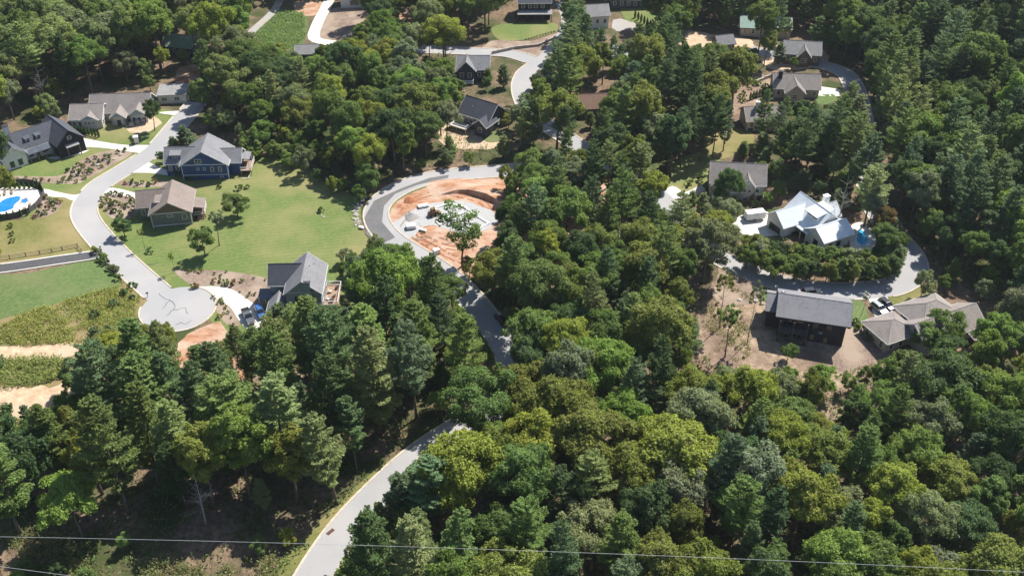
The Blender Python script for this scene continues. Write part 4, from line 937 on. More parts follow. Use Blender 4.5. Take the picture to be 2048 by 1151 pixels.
at_crown('young', 1072, 336, 7, 'dark green', 'small dark tree at the roadside above the clay plot', .75)
at_crown('open', 1082, 385, 17, 'bright green', 'bright green tree with open crown on the clay plot', 1.15)
at_crown('oak', 1010, 425, 12, 'dark green', 'dark tree on the clay bank beside the foundation', .75)
at_crown('slender', 1464, 628, 15, 'mid green', 'thin tree with tufted crown on the bare slope', 1.15)
at_crown('slender', 1512, 590, 17, 'grey green', 'tall sparse trunk next to the charcoal house', .8)
at_crown('slender', 1455, 560, 17, 'olive green', 'leaning thin tree on the slope below the loop road', .9)
at_crown('slender', 1150 + 390, 560 + 190, 9, 'bright green', 'bright sapling in the shade of the charcoal house', 1.3)
at_crown('young', 1578, 702, 5, 'bright green', 'small leafy shrub tree in the shadow of the charcoal house')
at_crown('slender', 1733, 592, 7, 'dark green', 'narrow tree between the two driveways', .8)
at_crown('young', 1850, 564, 8, 'grey green', 'rounded tree on the lawn by the loop road bend', .9)
at_crown('young', 1893, 648, 9, 'mid green', 'leafy tree leaning over the hip roofed house', 1.2)
at_crown('young', 1848, 672, 8, 'mid green', 'broad green tree against the hip roofed house wall', 1.1)
at_crown('oak', 1462, 362, 18, 'dark green', 'tall dark tree standing in front of the beige house', .62)
at_crown('pine', 468, 692, 12, 'mid green', 'small pine at the end of the grey house driveway', .85)
at_crown('pine', 398, 748, 15, 'mid green', 'pine on the orange soil below the turning circle', .95)
at_crown('oak', 200, 700, 14, 'yellow green', 'big yellow green tree beside the sandy track', 1.0)
at_crown('slender', 272, 652, 7, 'grey green', 'thin grey twiggy tree at the edge of the turning circle', 1.3)
at_crown('young', 330, 668, 7.5, 'olive green', 'leafy sapling below the turning circle kerb', .9)
at_crown('young', 150, 745, 9, 'dark green', 'dark low tree at the edge of the bare sandy soil', 1.1)
at_crown('snag', 395, 985, 14, 'grey green', 'bare white dead tree among the lower pines')
at_crown('snag', 1232, 480, 17, 'grey green', 'bare grey dead tree in the middle wood')
at_crown('snag', 390, 55, 17, 'grey green', 'bare forked dead tree near the green roofed cabin')
at_crown('snag', 78, 160, 15, 'grey green', 'bare leaning dead tree above the black roofed farmhouse')
at_crown('snag', 1690, 390, 15, 'grey green', 'bare brown dead tree behind the white roofed house')
at_crown('pine', 735, 700, 24, 'bright green', 'broad bright pine in the wood beside the grey house', 1.1)
at_crown('pine', 620, 665, 22, 'mid green', 'tall pine beside the grey house gable', 1.15)
at_crown('pine', 585, 658, 13, 'pale green', 'pale pine top in front of the grey house chimney', 1.0)
at_crown('pine', 560, 860, 27, 'pale green', 'tallest pale pine in the lower pine wood', 1.2)
at_crown('pine', 470, 850, 25, 'mid green', 'broad layered pine in the lower pine wood', 1.15)
at_crown('pine', 285, 800, 23, 'mid green', 'broad bushy pine next to the dark hollow', 1.2)
at_crown('pine', 350, 890, 23, 'pale green', 'layered pale pine above the dead white tree', 1.1)
at_crown('pine', 840, 700, 24, 'mid green', 'tall dark pine close to the grass bank', 1.05)
at_crown('pine', 850, 1000, 20, 'blue green', 'blue green pine beside the lower road', 1.25)
at_crown('pine', 800, 1010, 17, 'blue green', 'shorter blue green pine leaning over the lower road', 1.1)
at_crown('pine', 1270, 790, 20, 'blue green', 'blue green pine rising among the oaks', .9)
at_crown('oak', 1345, 890, 20, 'yellow green', 'large yellow green round tree in the lower wood', 1.15)
at_crown('oak', 1180, 860, 21, 'olive green', 'large olive round tree in the lower wood', 1.15)
at_crown('oak', 1392, 820, 18, 'grey green', 'pale grey green round tree in the lower wood', 1.0)
at_crown('oak', 1120, 800, 20, 'olive green', 'dark olive round tree beside the hidden road', 1.1)
at_crown('oak', 985, 900, 18, 'olive green', 'round olive tree beside the lower road bend', .95)
at_crown('oak', 1520, 940, 20, 'grey green', 'silvery round tree in the lower wood', 1.1)

for bx, by, H in ((1728, 452, 19), (1716, 400, 21), (1708, 350, 20), (1700, 300, 19), (1690, 262, 17)): plant('pine', *G(bx, by), H, trng.choice(('mid green', 'blue green', 'pale green')), None, None, 1.0)
at_crown('oak', 1768, 428, 10, 'rusty brown', 'rusty brown round tree behind the turquoise pool', .8)
at_crown('young', 1786, 452, 7.5, 'grey green', 'grey green small tree at the inner edge of the loop road bend', 1.1)
at_crown('oak', 1750, 398, 12, 'grey green', 'grey green tree between pool and pine hill', .8)
at_crown('young', 1800, 478, 6, 'mid green', 'green bush tree overhanging the loop road bend', 1.0)
for bx, by, H in ((1398, 322, 19), (1424, 316, 20), (1376, 306, 20), (1446, 302, 17), (1356, 322, 18), (1520, 285, 18)): plant('pine', *G(bx, by), H, trng.choice(('mid green', 'dark green', 'blue green')), None, None, .8)
# dense belt of small trees on the loop road island, below the white roofed house
brng = random.Random(17)
for k in range(40):
    f = (k // 2) / 19.0; px = 1494 + 300 * f + brng.uniform(-5, 5); low = k % 2
    py = (484 + 30 * math.sin(f * 2.4) if not low else 508 + 34 * math.sin(f * 2.6)) + brng.uniform(-3, 3)
    kd = brng.choice(('young', 'young', 'young', 'smallpine')); tn = brng.choice(('mid green', 'grey green', 'olive green', 'dark green', 'mid green', 'rusty brown' if f > .75 else 'mid green'))
    at_crown(kd, px, py, brng.uniform(4.6, 6.4) if not low else brng.uniform(5.2, 7.2), tn, None, 1.05)
# ------------------------------------------------------------------ the woods: ground that must stay open to view, then a fill of trees
OPEN = [
 [(0, 240), (60, 245), (120, 250), (140, 210), (200, 183), (280, 180), (290, 228), (335, 220), (380, 222), (352, 262), (325, 288), (345, 275), (400, 268), (480, 296), (492, 340), (525, 314), (570, 332), (640, 372), (700, 402), (720, 455), (740, 482), (690, 500), (660, 540), (684, 575), (680, 618), (655, 628), (630, 625), (600, 608), (530, 622), (515, 660), (490, 658), (462, 640), (440, 690), (360, 690), (330, 655), (280, 630), (255, 640), (200, 650), (120, 690), (140, 712), (0, 718)],
 [(0, 690), (150, 688), (150, 712), (60, 770), (110, 775), (95, 805), (0, 836)],
 [(1005, 336), (1003, 365), (1000, 420), (985, 495), (920, 505), (905, 535), (870, 518), (780, 485), (740, 470), (722, 430), (740, 395), (800, 360), (870, 344), (950, 336)],
 [(925, 570), (945, 580), (1000, 640), (1034, 705), (1005, 718), (985, 705), (950, 645), (912, 590)],
 [(918, 850), (905, 872), (850, 915), (765, 985), (700, 1060), (665, 1151), (575, 1151), (645, 1060), (720, 985), (800, 915), (870, 865)],
 [(1445, 512), (1500, 532), (1600, 562), (1700, 570), (1775, 560), (1808, 535), (1805, 495), (1820, 490), (1850, 535), (1842, 575), (1890, 586), (1955, 600), (1978, 640), (1965, 660), (1900, 668), (1880, 690), (1790, 680), (1760, 655), (1740, 665), (1785, 700), (1765, 722), (1680, 735), (1560, 735), (1480, 735), (1395, 670), (1405, 605), (1440, 560)],
 [(1470, 445), (1490, 428), (1530, 418), (1580, 390), (1640, 403), (1722, 446), (1756, 486), (1742, 494), (1700, 500), (1640, 492), (1560, 468), (1505, 470), (1482, 470)],
 [(1340, 370), (1372, 325), (1405, 312), (1435, 320), (1500, 332), (1528, 370), (1528, 396), (1480, 400), (1415, 390), (1370, 380)],
 [(1490, 160), (1532, 142), (1560, 139), (1618, 142), (1675, 172), (1685, 198), (1655, 208), (1600, 192), (1545, 196), (1520, 205), (1502, 245), (1485, 272), (1445, 295), (1435, 272), (1472, 210)],
 [(1690, 146), (1710, 152), (1738, 215), (1725, 236), (1702, 220), (1697, 180)],
 [(1568, 74), (1620, 76), (1618, 108), (1575, 112)],
 [(990, 10), (1032, 0), (1100, 0), (1128, 30), (1116, 72), (1080, 108), (1105, 115), (1072, 138), (1046, 168), (1040, 190), (1025, 185), (1030, 140), (965, 110), (988, 85)],
 [(910, 108), (968, 108), (970, 145), (945, 165), (922, 165), (912, 140)],
 [(920, 215), (956, 188), (1000, 206), (1003, 265), (960, 280), (920, 286), (888, 272), (910, 245)],
 [(622, 80), (640, 12), (660, 0), (728, 0), (726, 38), (692, 48), (674, 82), (642, 86)],
 [(492, 74), (540, 22), (598, 18), (608, 60), (596, 92), (540, 82)],
 [(598, 98), (626, 98), (626, 112), (602, 112)], [(800, 24), (825, 24), (825, 44), (802, 44)],
 [(1176, 12), (1208, 12), (1208, 46), (1178, 48)], [(1222, 40), (1245, 34), (1280, 55), (1258, 66), (1228, 62)], [(1258, 16), (1304, 18), (1306, 48), (1272, 52)],
 [(1370, 64), (1415, 70), (1418, 88), (1372, 84)], [(1442, 72), (1495, 78), (1495, 96), (1446, 94)],
 [(330, 64), (374, 66), (374, 90), (334, 92)], [(312, 170), (342, 168), (345, 200), (315, 202)], [(362, 140), (388, 136), (388, 162), (364, 162)],
 [(1166, 190), (1196, 190), (1198, 222), (1168, 222)], [(1145, 280), (1176, 284), (1176, 298), (1150, 296)], [(830, 95), (915, 98), (915, 106), (830, 104)],
 [(1322, 388), (1342, 390), (1342, 425), (1326, 422)], [(1430, 278), (1466, 276), (1462, 294), (1428, 294)], [(1640, 795), (1685, 795), (1688, 830), (1650, 845)], [(1385, 700), (1450, 720), (1440, 760), (1395, 750)],
]
OPEN_BB = [(min(p[0] for p in q), min(p[1] for p in q), max(p[0] for p in q), max(p[1] for p in q)) for q in OPEN]
def in_open(px, py):
    for q, b in zip(OPEN, OPEN_BB):
        if b[0] <= px <= b[2] and b[1] <= py <= b[3] and inside(q, px, py): return True
    return False
def hides(x, y, r, H, zc, Rz):
    z = hz(x, y)
    for k in range(14):
        a = k * 6.283 / 14
        # crown outline, seen along the valley
        cx = x + math.cos(a) * r * .86; cz = z + zc + math.sin(a) * Rz * .9; cy = y - math.sin(a) * r * .35
        if in_open(*proj(cx, cy, cz)): return True
    if any(in_open(*proj(x, y, z + zc * f)) for f in (.25, .5, .75)): return True
    return in_open(*proj(x, y, z)) or in_open(*proj(x, y, z + zc)) or in_open(*proj(x, y, z + zc + Rz))
LIT = [k for k in range(len(OPEN)) if k not in (3, 9)]      # clearings that lie in full sun: no tree may shade them
def shades(x, y, r, H):
    z = hz(x, y); kx, ky = sv.x / sv.z, sv.y / sv.z
    for f, o in ((.45, 0), (.7, -.6), (.7, .6), (.93, 0)):
        q = H * f; px, py = proj(x - kx * q + ky * o * r, y - ky * q - kx * o * r, z)
        for i in LIT:
            b = OPEN_BB[i]
            if b[0] <= px <= b[2] and b[1] <= py <= b[3] and inside(OPEN[i], px, py): return True
    return False
def blocked(x, y, r):
    if math.hypot(x - c0[0], y - c0[1]) < CR + 1.5: return True
    for pts, hw in ROADS:
        for a, b in pts[::2]:
            if (x - a) ** 2 + (y - b) ** 2 < (hw + .9) ** 2: return True
    for a, b, q in FOOT:
        if (x - a) ** 2 + (y - b) ** 2 < (q + .5) ** 2: return True
    for p in SHEETS.get('driveway', []):
        if inside(p, x, y): return True
    return False
def mix(px, py):
    """what grows where: (kind weights, tint weights for broadleaf, tint weights for pine, height range)"""
    if px < 500 and py < 235: return (.55, .38, .07), ('pale green', 'mid green', 'grey green', 'pale green', 'yellow green', 'pale green', 'bright green'), (20, 26)
    if 360 < px < 930 and py < 400: return (.72, .22, .06), ('mid green', 'olive green', 'dark green', 'mid green', 'yellow green', 'grey green', 'bright green'), (15, 20)
    if px > 1640 and py < 560: return (.30, .14, .56), ('mid green', 'dark green', 'bright green', 'grey green', 'mid green'), (17, 23)
    if 930 <= px < 1640 and py < 330: return (.22, .20, .58), ('mid green', 'dark green', 'olive green', 'grey green'), (17, 24)
    if 900 < px < 1480 and 330 <= py < 730: return (.40, .26, .34), ('mid green', 'dark green', 'olive green', 'mid green', 'yellow green', 'grey green'), (14, 20)
    if 1470 < px < 1830 and 440 < py < 600: return (.6, .2, .2), ('mid green', 'grey green', 'dark green'), (6, 9)
    if px < 960 and py >= 600: return (.18, .10, .72), ('mid green', 'olive green', 'yellow green', 'dark green', 'bright green'), (20, 26)
    return (.68, .12, .20), ('olive green', 'mid green', 'olive green', 'yellow green', 'grey green', 'dark green', 'bright green', 'mid green'), (14, 20)
PT = {'a': ('mid green', 'blue green', 'mid green', 'pale green', 'dark green', 'blue green')}
CELL = {}
def near(x, y, r):
    i, j = int(x // 8), int(y // 8)
    for a in range(i - 2, i + 3):
        for b in range(j - 2, j + 3):
            for (u, v, q) in CELL.get((a, b), ()):
                if (x - u) ** 2 + (y - v) ** 2 < ((r + q) * .66) ** 2: return True
    return False
def occupy(x, y, r): CELL.setdefault((int(x // 8), int(y // 8)), []).append((x, y, r))
for t in TREES: occupy(t[0], t[1], t[2] * .9)
cand = []
frng = random.Random(5)
yy = 92.0
while yy < 425:
    hw = (yy * .52 + 64) ; xx = -hw
    while xx < hw: cand.append((xx + frng.uniform(-2.6, 2.6), yy + frng.uniform(-2.6, 2.6))); xx += 5.2
    yy += 5.0
frng.shuffle(cand)
NT = {'oak': 0, 'poplar': 0, 'pine': 0, 'young': 0, 'smallpine': 0}
far_mass = []; STAND = []
for scale_set in ((1.0, .85), (.7, .5), (.36, .26)):
    for x, y in cand:
        z = hz(x, y); px, py = proj(x, y, z + 9)
        if px < -60 or px > 2108 or py > 1235: continue
        (wo, wp, wq), tints, (h0, h1) = mix(px, py)
        u = frng.random(); kind = 'oak' if u < wo else ('poplar' if u < wo + wp else 'pine')
        H0 = frng.uniform(h0, h1) * (1.18 if kind == 'pine' else 1.0)
        bx, by = proj(x, y, z)
        if by > 1046 + (40 if bx < 250 else 0) and bx < 600: H0 = frng.uniform(3.2, 4.6); kind = 'oak'
        if by > 1046 and bx < 600 and frng.random() < .55: continue
        ok = False
        for sc in scale_set:
            H = H0 * sc; kd = kind
            if H < 9.5: kd = 'smallpine' if kind == 'pine' else 'young'
            if H < 3.5: continue
            v = VAR[kd][0]; s = H / v[2]; r = v[3] * s
            if near(x, y, r): continue
            if blocked(x, y, r): break
            if hides(x, y, r, H, v[4] * s, v[5] * s): continue
            if H > 6 and shades(x, y, r, H): continue
            ok = True; break
        if not ok: continue
        if kd in ('young', 'smallpine') and scale_set[0] < .5 and (py < 60 or NT[kd] > 300): continue
        tint = frng.choice(PT['a'] if kind == 'pine' else tints)
        occupy(x, y, r)
        if py < -6: far_mass.append((kd, x, y, H, tint)); continue
        NT[kd] += 1; STAND.append((H / math.hypot(x, y, CAM_H), kd, x, y, H, tint))
# the trees that show largest stand as individuals, up to about three hundred of a kind; the small rest is one wood
over_mass = []; LEFT = {k: 292 - sum(1 for t in TREES if t[4] == k) for k in NT}
for _, kd, x, y, H, tint in sorted(STAND, reverse=True):
    if LEFT[kd] <= 0: over_mass.append((kd, x, y, H, tint)); continue
    LEFT[kd] -= 1
    plant(kd, x, y, H, tint, None, None, .86 if kd == 'pine' else 1.0)

# ------------------------------------------------------------------ building plot
def ring(px, wd, z0, z1, dz=0):
    """low wall following the given points"""
    mb = MB(); pts = [Vector((*G(*q), 0)) for q in px]
    for a, b in zip(pts[:-1], pts[1:]):
        d = (b - a).normalized(); n = Vector((-d.y, d.x, 0)) * wd / 2; a2, b2 = a - d * wd / 2, b + d * wd / 2
        z = hz(a.x, a.y) + dz
        q = [a2 - n, b2 - n, b2 + n, a2 + n]
        mb.poly([(p.x, p.y, z + z0) for p in q] + [(p.x, p.y, z + z1) for p in q], [(3, 2, 1, 0), (4, 5, 6, 7), (0, 1, 5, 4), (1, 2, 6, 5), (2, 3, 7, 6), (3, 0, 4, 7)])
        dz += .003
    return mb
FND = empty('house_foundation', (*G(915, 435), hz(*G(915, 435)))); tag(FND, 'white concrete footing walls of a new house on the clay plot', 'foundation')
def cpx(x, y): return (680 + x / 4.267, 300 + y / 4.267)
def keep(o, parent):
    o.parent = parent; o.matrix_parent_inverse = Matrix.Translation(-Vector(parent.location)); return o
for seg in ([(805, 497), (945, 460), (1075, 500)], [(805, 497), (905, 580)], [(820, 612), (940, 575), (1075, 535), (1165, 565), (1270, 630)], [(820, 612), (855, 640), (1000, 590)], [(1270, 630), (1185, 662), (1200, 672), (1095, 702), (1020, 668)], [(1075, 500), (1165, 565)]):
    keep(ring([cpx(*q) for q in seg], .5, -.1, .3).build('footing_wall', M_FOOT), FND)
keep(sheet('floor_gravel', [cpx(*q) for q in ((1165, 570), (1230, 540), (1320, 580), (1310, 622), (1270, 628))], M_SITEGR, .075, None, smooth=False, kind=None), FND)
# cut bank of red clay: stands 1.6 m proud on its downhill face and runs out behind
bk = [Vector((*G(*cpx(*q)), 0)) for q in ((800, 405), (900, 382), (985, 372), (1060, 372), (1160, 395), (1250, 425), (1330, 458), (1400, 500))]
bk = smooth_path(bk, 1.0); rb = random.Random(9); vs = []; fs = []; n_ = len(bk)
for i, p in enumerate(bk):
    d = (bk[min(n_ - 1, i + 1)] - bk[max(0, i - 1)]).normalized(); nn = Vector((-d.y, d.x, 0))
    if nn.y < 0: nn = -nn
    f = min(1, i / 10, (n_ - 1 - i) / 6 + .3); hb = 1.7 * f
    for off_, zz in ((-.25, -.1), (rb.uniform(-.1, .15), .5 * hb), (rb.uniform(.1, .35), hb), (1.6, hb * 1.02), (4.2, hb * .6), (7.5, hb * .15), (9.5, -.1)):
        q = p + nn * off_; vs.append((q.x, q.y, hz(q.x, q.y) + .04 + zz + rb.gauss(0, .04)))
for i in range(n_ - 1):
    for k in range(6): fs.append((i * 7 + k, i * 7 + k + 1, (i + 1) * 7 + k + 1, (i + 1) * 7 + k))
o = MB().poly(vs, fs).build('dirt_bank', M_CLAY, None, False); tag(o, 'cut bank of red clay above the new foundation', 'bank', None, 'structure')
# wheel ruts and scattered boards on the clay
rt = random.Random(12)
for path in ([(772, 470), (800, 455), (840, 470), (880, 490), (930, 500)], [(795, 420), (830, 398), (880, 385), (920, 392), (960, 402), (985, 425)], [(850, 372), (900, 368), (950, 366), (1000, 372), (1050, 380)], [(786, 452), (815, 462), (850, 486), (900, 512), (940, 530)]):
    for sgn in (-.85, .85):
        pts = smooth_path([Vector((*G(*q), 0)) for q in path], .7); mb = MB(); row = []
        for i, p in enumerate(pts):
            d_ = pts[min(len(pts) - 1, i + 1)] - pts[max(0, i - 1)]; n0 = Vector((-d_.y, d_.x, 0)).normalized(); c_ = p + n0 * (sgn + rt.gauss(0, .05)); w_ = .2 + rt.uniform(0, .1)
            row.append([(q.x, q.y, hz(q.x, q.y) + .052) for q in (c_ - n0 * w_, c_ + n0 * w_)])
        for a, c in zip(row[:-1], row[1:]):
            if rt.random() < .82: mb.poly([a[0], a[1], c[1], c[0]], [(0, 1, 2, 3)])
        o = mb.build('wheel_rut', M_CLAYD); tag(o, 'dark wheel rut pressed into the clay plot', None, None, 'structure')
for k, (px, py, ro) in enumerate(((836, 476, 30), (842, 479, 12), (852, 474, -20), (862, 486, 40), (806, 446, 70), (900, 486, 25), (888, 478, -35))):
    x, y = G(px, py); o = MB().box(-1.5, 1.5, -.13, .13, 0, .07).build('timber_board', M_TIMBER); o.location = (x, y, hz(x, y) + .06); o.rotation_euler = (0, 0, R(ro)); tag(o, 'loose timber board lying on the clay below the foundation', 'board', 'loose boards on the clay')
def heap(name, px, py, r, hgt_, mat, label, cat, group=None, seed=1):
    x, y = G(px, py); g = random.Random(seed); mb = MB(); N_, Rr = 18, 6; vs = [(0, 0, hgt_)]
    for j in range(1, Rr + 1):
        t = j / Rr
        for k in range(N_):
            a = k * 6.283 / N_; q = r * t * (1 + .12 * math.sin(3 * a + seed) + g.gauss(0, .03)); vs.append((q * math.cos(a), q * math.sin(a), hgt_ * (1 - t) ** 1.1 * (1 + g.gauss(0, .06)) - (.08 if j == Rr else 0)))
    fs = [(0, 1 + k, 1 + (k + 1) % N_) for k in range(N_)]
    for j in range(Rr - 1):
        for k in range(N_): fs.append((1 + j * N_ + k, 1 + j * N_ + (k + 1) % N_, 1 + (j + 1) * N_ + (k + 1) % N_, 1 + (j + 1) * N_ + k))
    o = mb.poly(vs, fs).build(name, mat, None, True); o.location = (x, y, hz(x, y) + .07); tag(o, label, cat, group)
heap('gravel_heap', 824, 433, 2.3, 1.3, M_GRAVEL, 'rounded heap of pale gravel beside the foundation', 'gravel heap')
heap('soil_heap', 760 + 60, 400, 2.0, .7, M_CLAYD, 'low heap of dark red soil on the clay plot', 'soil heap', seed=2)
heap('soil_heap', 1120, 470, 3.4, 1.4, M_CLAY, 'orange soil heap at the tree edge of the plot', 'soil heap', seed=3)
def pallet_stack(px, py, rot, w, d, hh, mat, label, cat, name, tiers=3):
    x, y = G(px, py); r = empty(name, (x, y, hz(x, y) + .1), R(rot)); tag(r, label, cat)
    b = MB()
    for k in range(4): b.box(-w / 2, w / 2, -d / 2 + k * d / 4 + .05, -d / 2 + (k + 1) * d / 4 - .05, .1, .14)
    b.box(-w / 2, w / 2, -d / 2 + .05, -d / 2 + .2, 0, .1).box(-w / 2, w / 2, d / 2 - .2, d / 2 - .05, 0, .1); b.build('pallet', M_TIMBER, r)
    for k in range(tiers): box('bundle', mat, r, -w / 2 + .06 + .03 * k, w / 2 - .06 - .02 * k, -d / 2 + .06, d / 2 - .06 - .03 * k, .14 + k * hh / tiers + .004, .14 + (k + 1) * hh / tiers)
pallet_stack(822, 456, 12, 2.6, 1.8, .9, M_TRIM, 'white wrapped stack of building material beside the site entrance', 'material stack', 'material_stack')
pallet_stack(846, 414, 20, 3.0, 1.4, .5, M_TRIM, 'low white stack behind the foundation gravel', 'material stack', 'material_stack')
pallet_stack(846, 462, -25, 2.2, .9, .4, M_FOOT, 'grey stack of blocks on the lower clay', 'material stack', 'material_stack')
pallet_stack(873, 507, 30, 1.8, 1.4, 1.2, M_TRIM, 'white box by the kerb below the clay plot', 'material stack', 'material_stack')
pallet_stack(723, 457, -20, 1.5, .9, .4, M_TRIM, 'white bundle at the end of the stone drain', 'material stack', 'material_stack')
for k, (px, py) in enumerate(((264, 252), (276, 247), (286, 244))): pallet_stack(px, py, 10 + 9 * k, 1.5, 1.2, 1.0, M_STONE, ('pallet of stone by the sandy patch, beside the lone dark tree', 'middle pallet of stone in the cream house yard', 'pallet of stone closest to the cream house porch')[k], 'stone pallet', 'stone_pallet')
# wheeled loader
x, y = G(866, 431); L_ = empty('skid_loader', (x, y, hz(x, y) + .06), R(35)); tag(L_, 'muddy brown skid loader parked inside the foundation', 'loader')
M_MUD = solid('muddy_paint', (.15, .09, .04), .7); M_MACH = solid('machine_orange', (.50, .14, .03), .5)
box('chassis', M_MUD, L_, -1.3, 1.2, -.6, .6, .45, 1.25); box('cab', M_MUD, L_, -.5, .6, -.5, .5, 1.25, 2.25); box('cab_glass', M_CARGLASS, L_, .6, .63, -.42, .42, 1.35, 2.15)
for sx_ in (-.75, .75):
    for sy in (-.85, .85):
        w = MB().tube([(sx_, sy - .18, .42), (sx_, sy + .18, .42)], .42, 12).build('wheel', M_TYRE, L_); MB().tube([(sx_, sy - .19, .42), (sx_, sy + .19, .42)], .2, 8).build('rim', M_MACH, w)
for sy in (-.66, .66): MB().tube([(-1.1, sy, 1.6), (.8, sy, 1.3), (1.7, sy, .5)], .09, 5).build('lift_arm', M_MUD, L_)
box('bucket', M_MUD, L_, 1.6, 2.2, -.95, .95, .1, .7)
# red machine beside the unfinished house
x, y = G(378, 176); L_ = empty('excavator', (x, y, hz(x, y)), R(-20)); tag(L_, 'small red excavator beside the unfinished house', 'excavator')
M_RED = paint('machine_red', (.45, .03, .02), 0); box('cab', M_RED, L_, -.8, .8, -.7, .7, 1.0, 2.4); box('track', M_TYRE, L_, -1.6, 1.6, -1.1, -.6, 0, .7); box('track', M_TYRE, L_, -1.6, 1.6, .6, 1.1, 0, .7); box('turntable', M_TYRE, L_, -.9, .9, -.6, .6, .5, 1.0)
MB().tube([(.8, 0, 1.5), (2.4, 0, 3.2), (4.2, 0, 2.2), (4.4, 0, .8)], [.2, .18, .14, .1], 5).build('boom', M_RED, L_); box('bucket', M_TYRE, L_, 4.0, 4.7, -.4, .4, .3, .9)
# stone drain beside the bend
dr = random.Random(4); D_ = empty('stone_drain', (*G(718, 425), hz(*G(718, 425)))); tag(D_, 'strip of pale stones draining the lawn beside the road bend', 'stone drain')
dpts = smooth_path([Vector((*G(*q), 0)) for q in ((728, 396), (716, 412), (712, 432), (718, 452))], .55)
rock_m = []
for k in range(4):
    bm = bmesh.new(); bmesh.ops.create_icosphere(bm, subdivisions=1, radius=.5)
    for v in bm.verts: v.co *= dr.uniform(.75, 1.2); v.co.z *= .6
    me = bpy.data.meshes.new('stone'); bm.to_mesh(me); bm.free(); me.materials.append(M_STONE); rock_m.append(me)
for p in dpts:
    for k in range(3):
        o = link('stone', dr.choice(rock_m), None, (p.x + dr.gauss(0, .5), p.y + dr.gauss(0, .3), hz(p.x, p.y) + .12), (0, 0, dr.uniform(0, 6))); o.scale = [dr.uniform(.5, .95)] * 3; keep(o, D_)

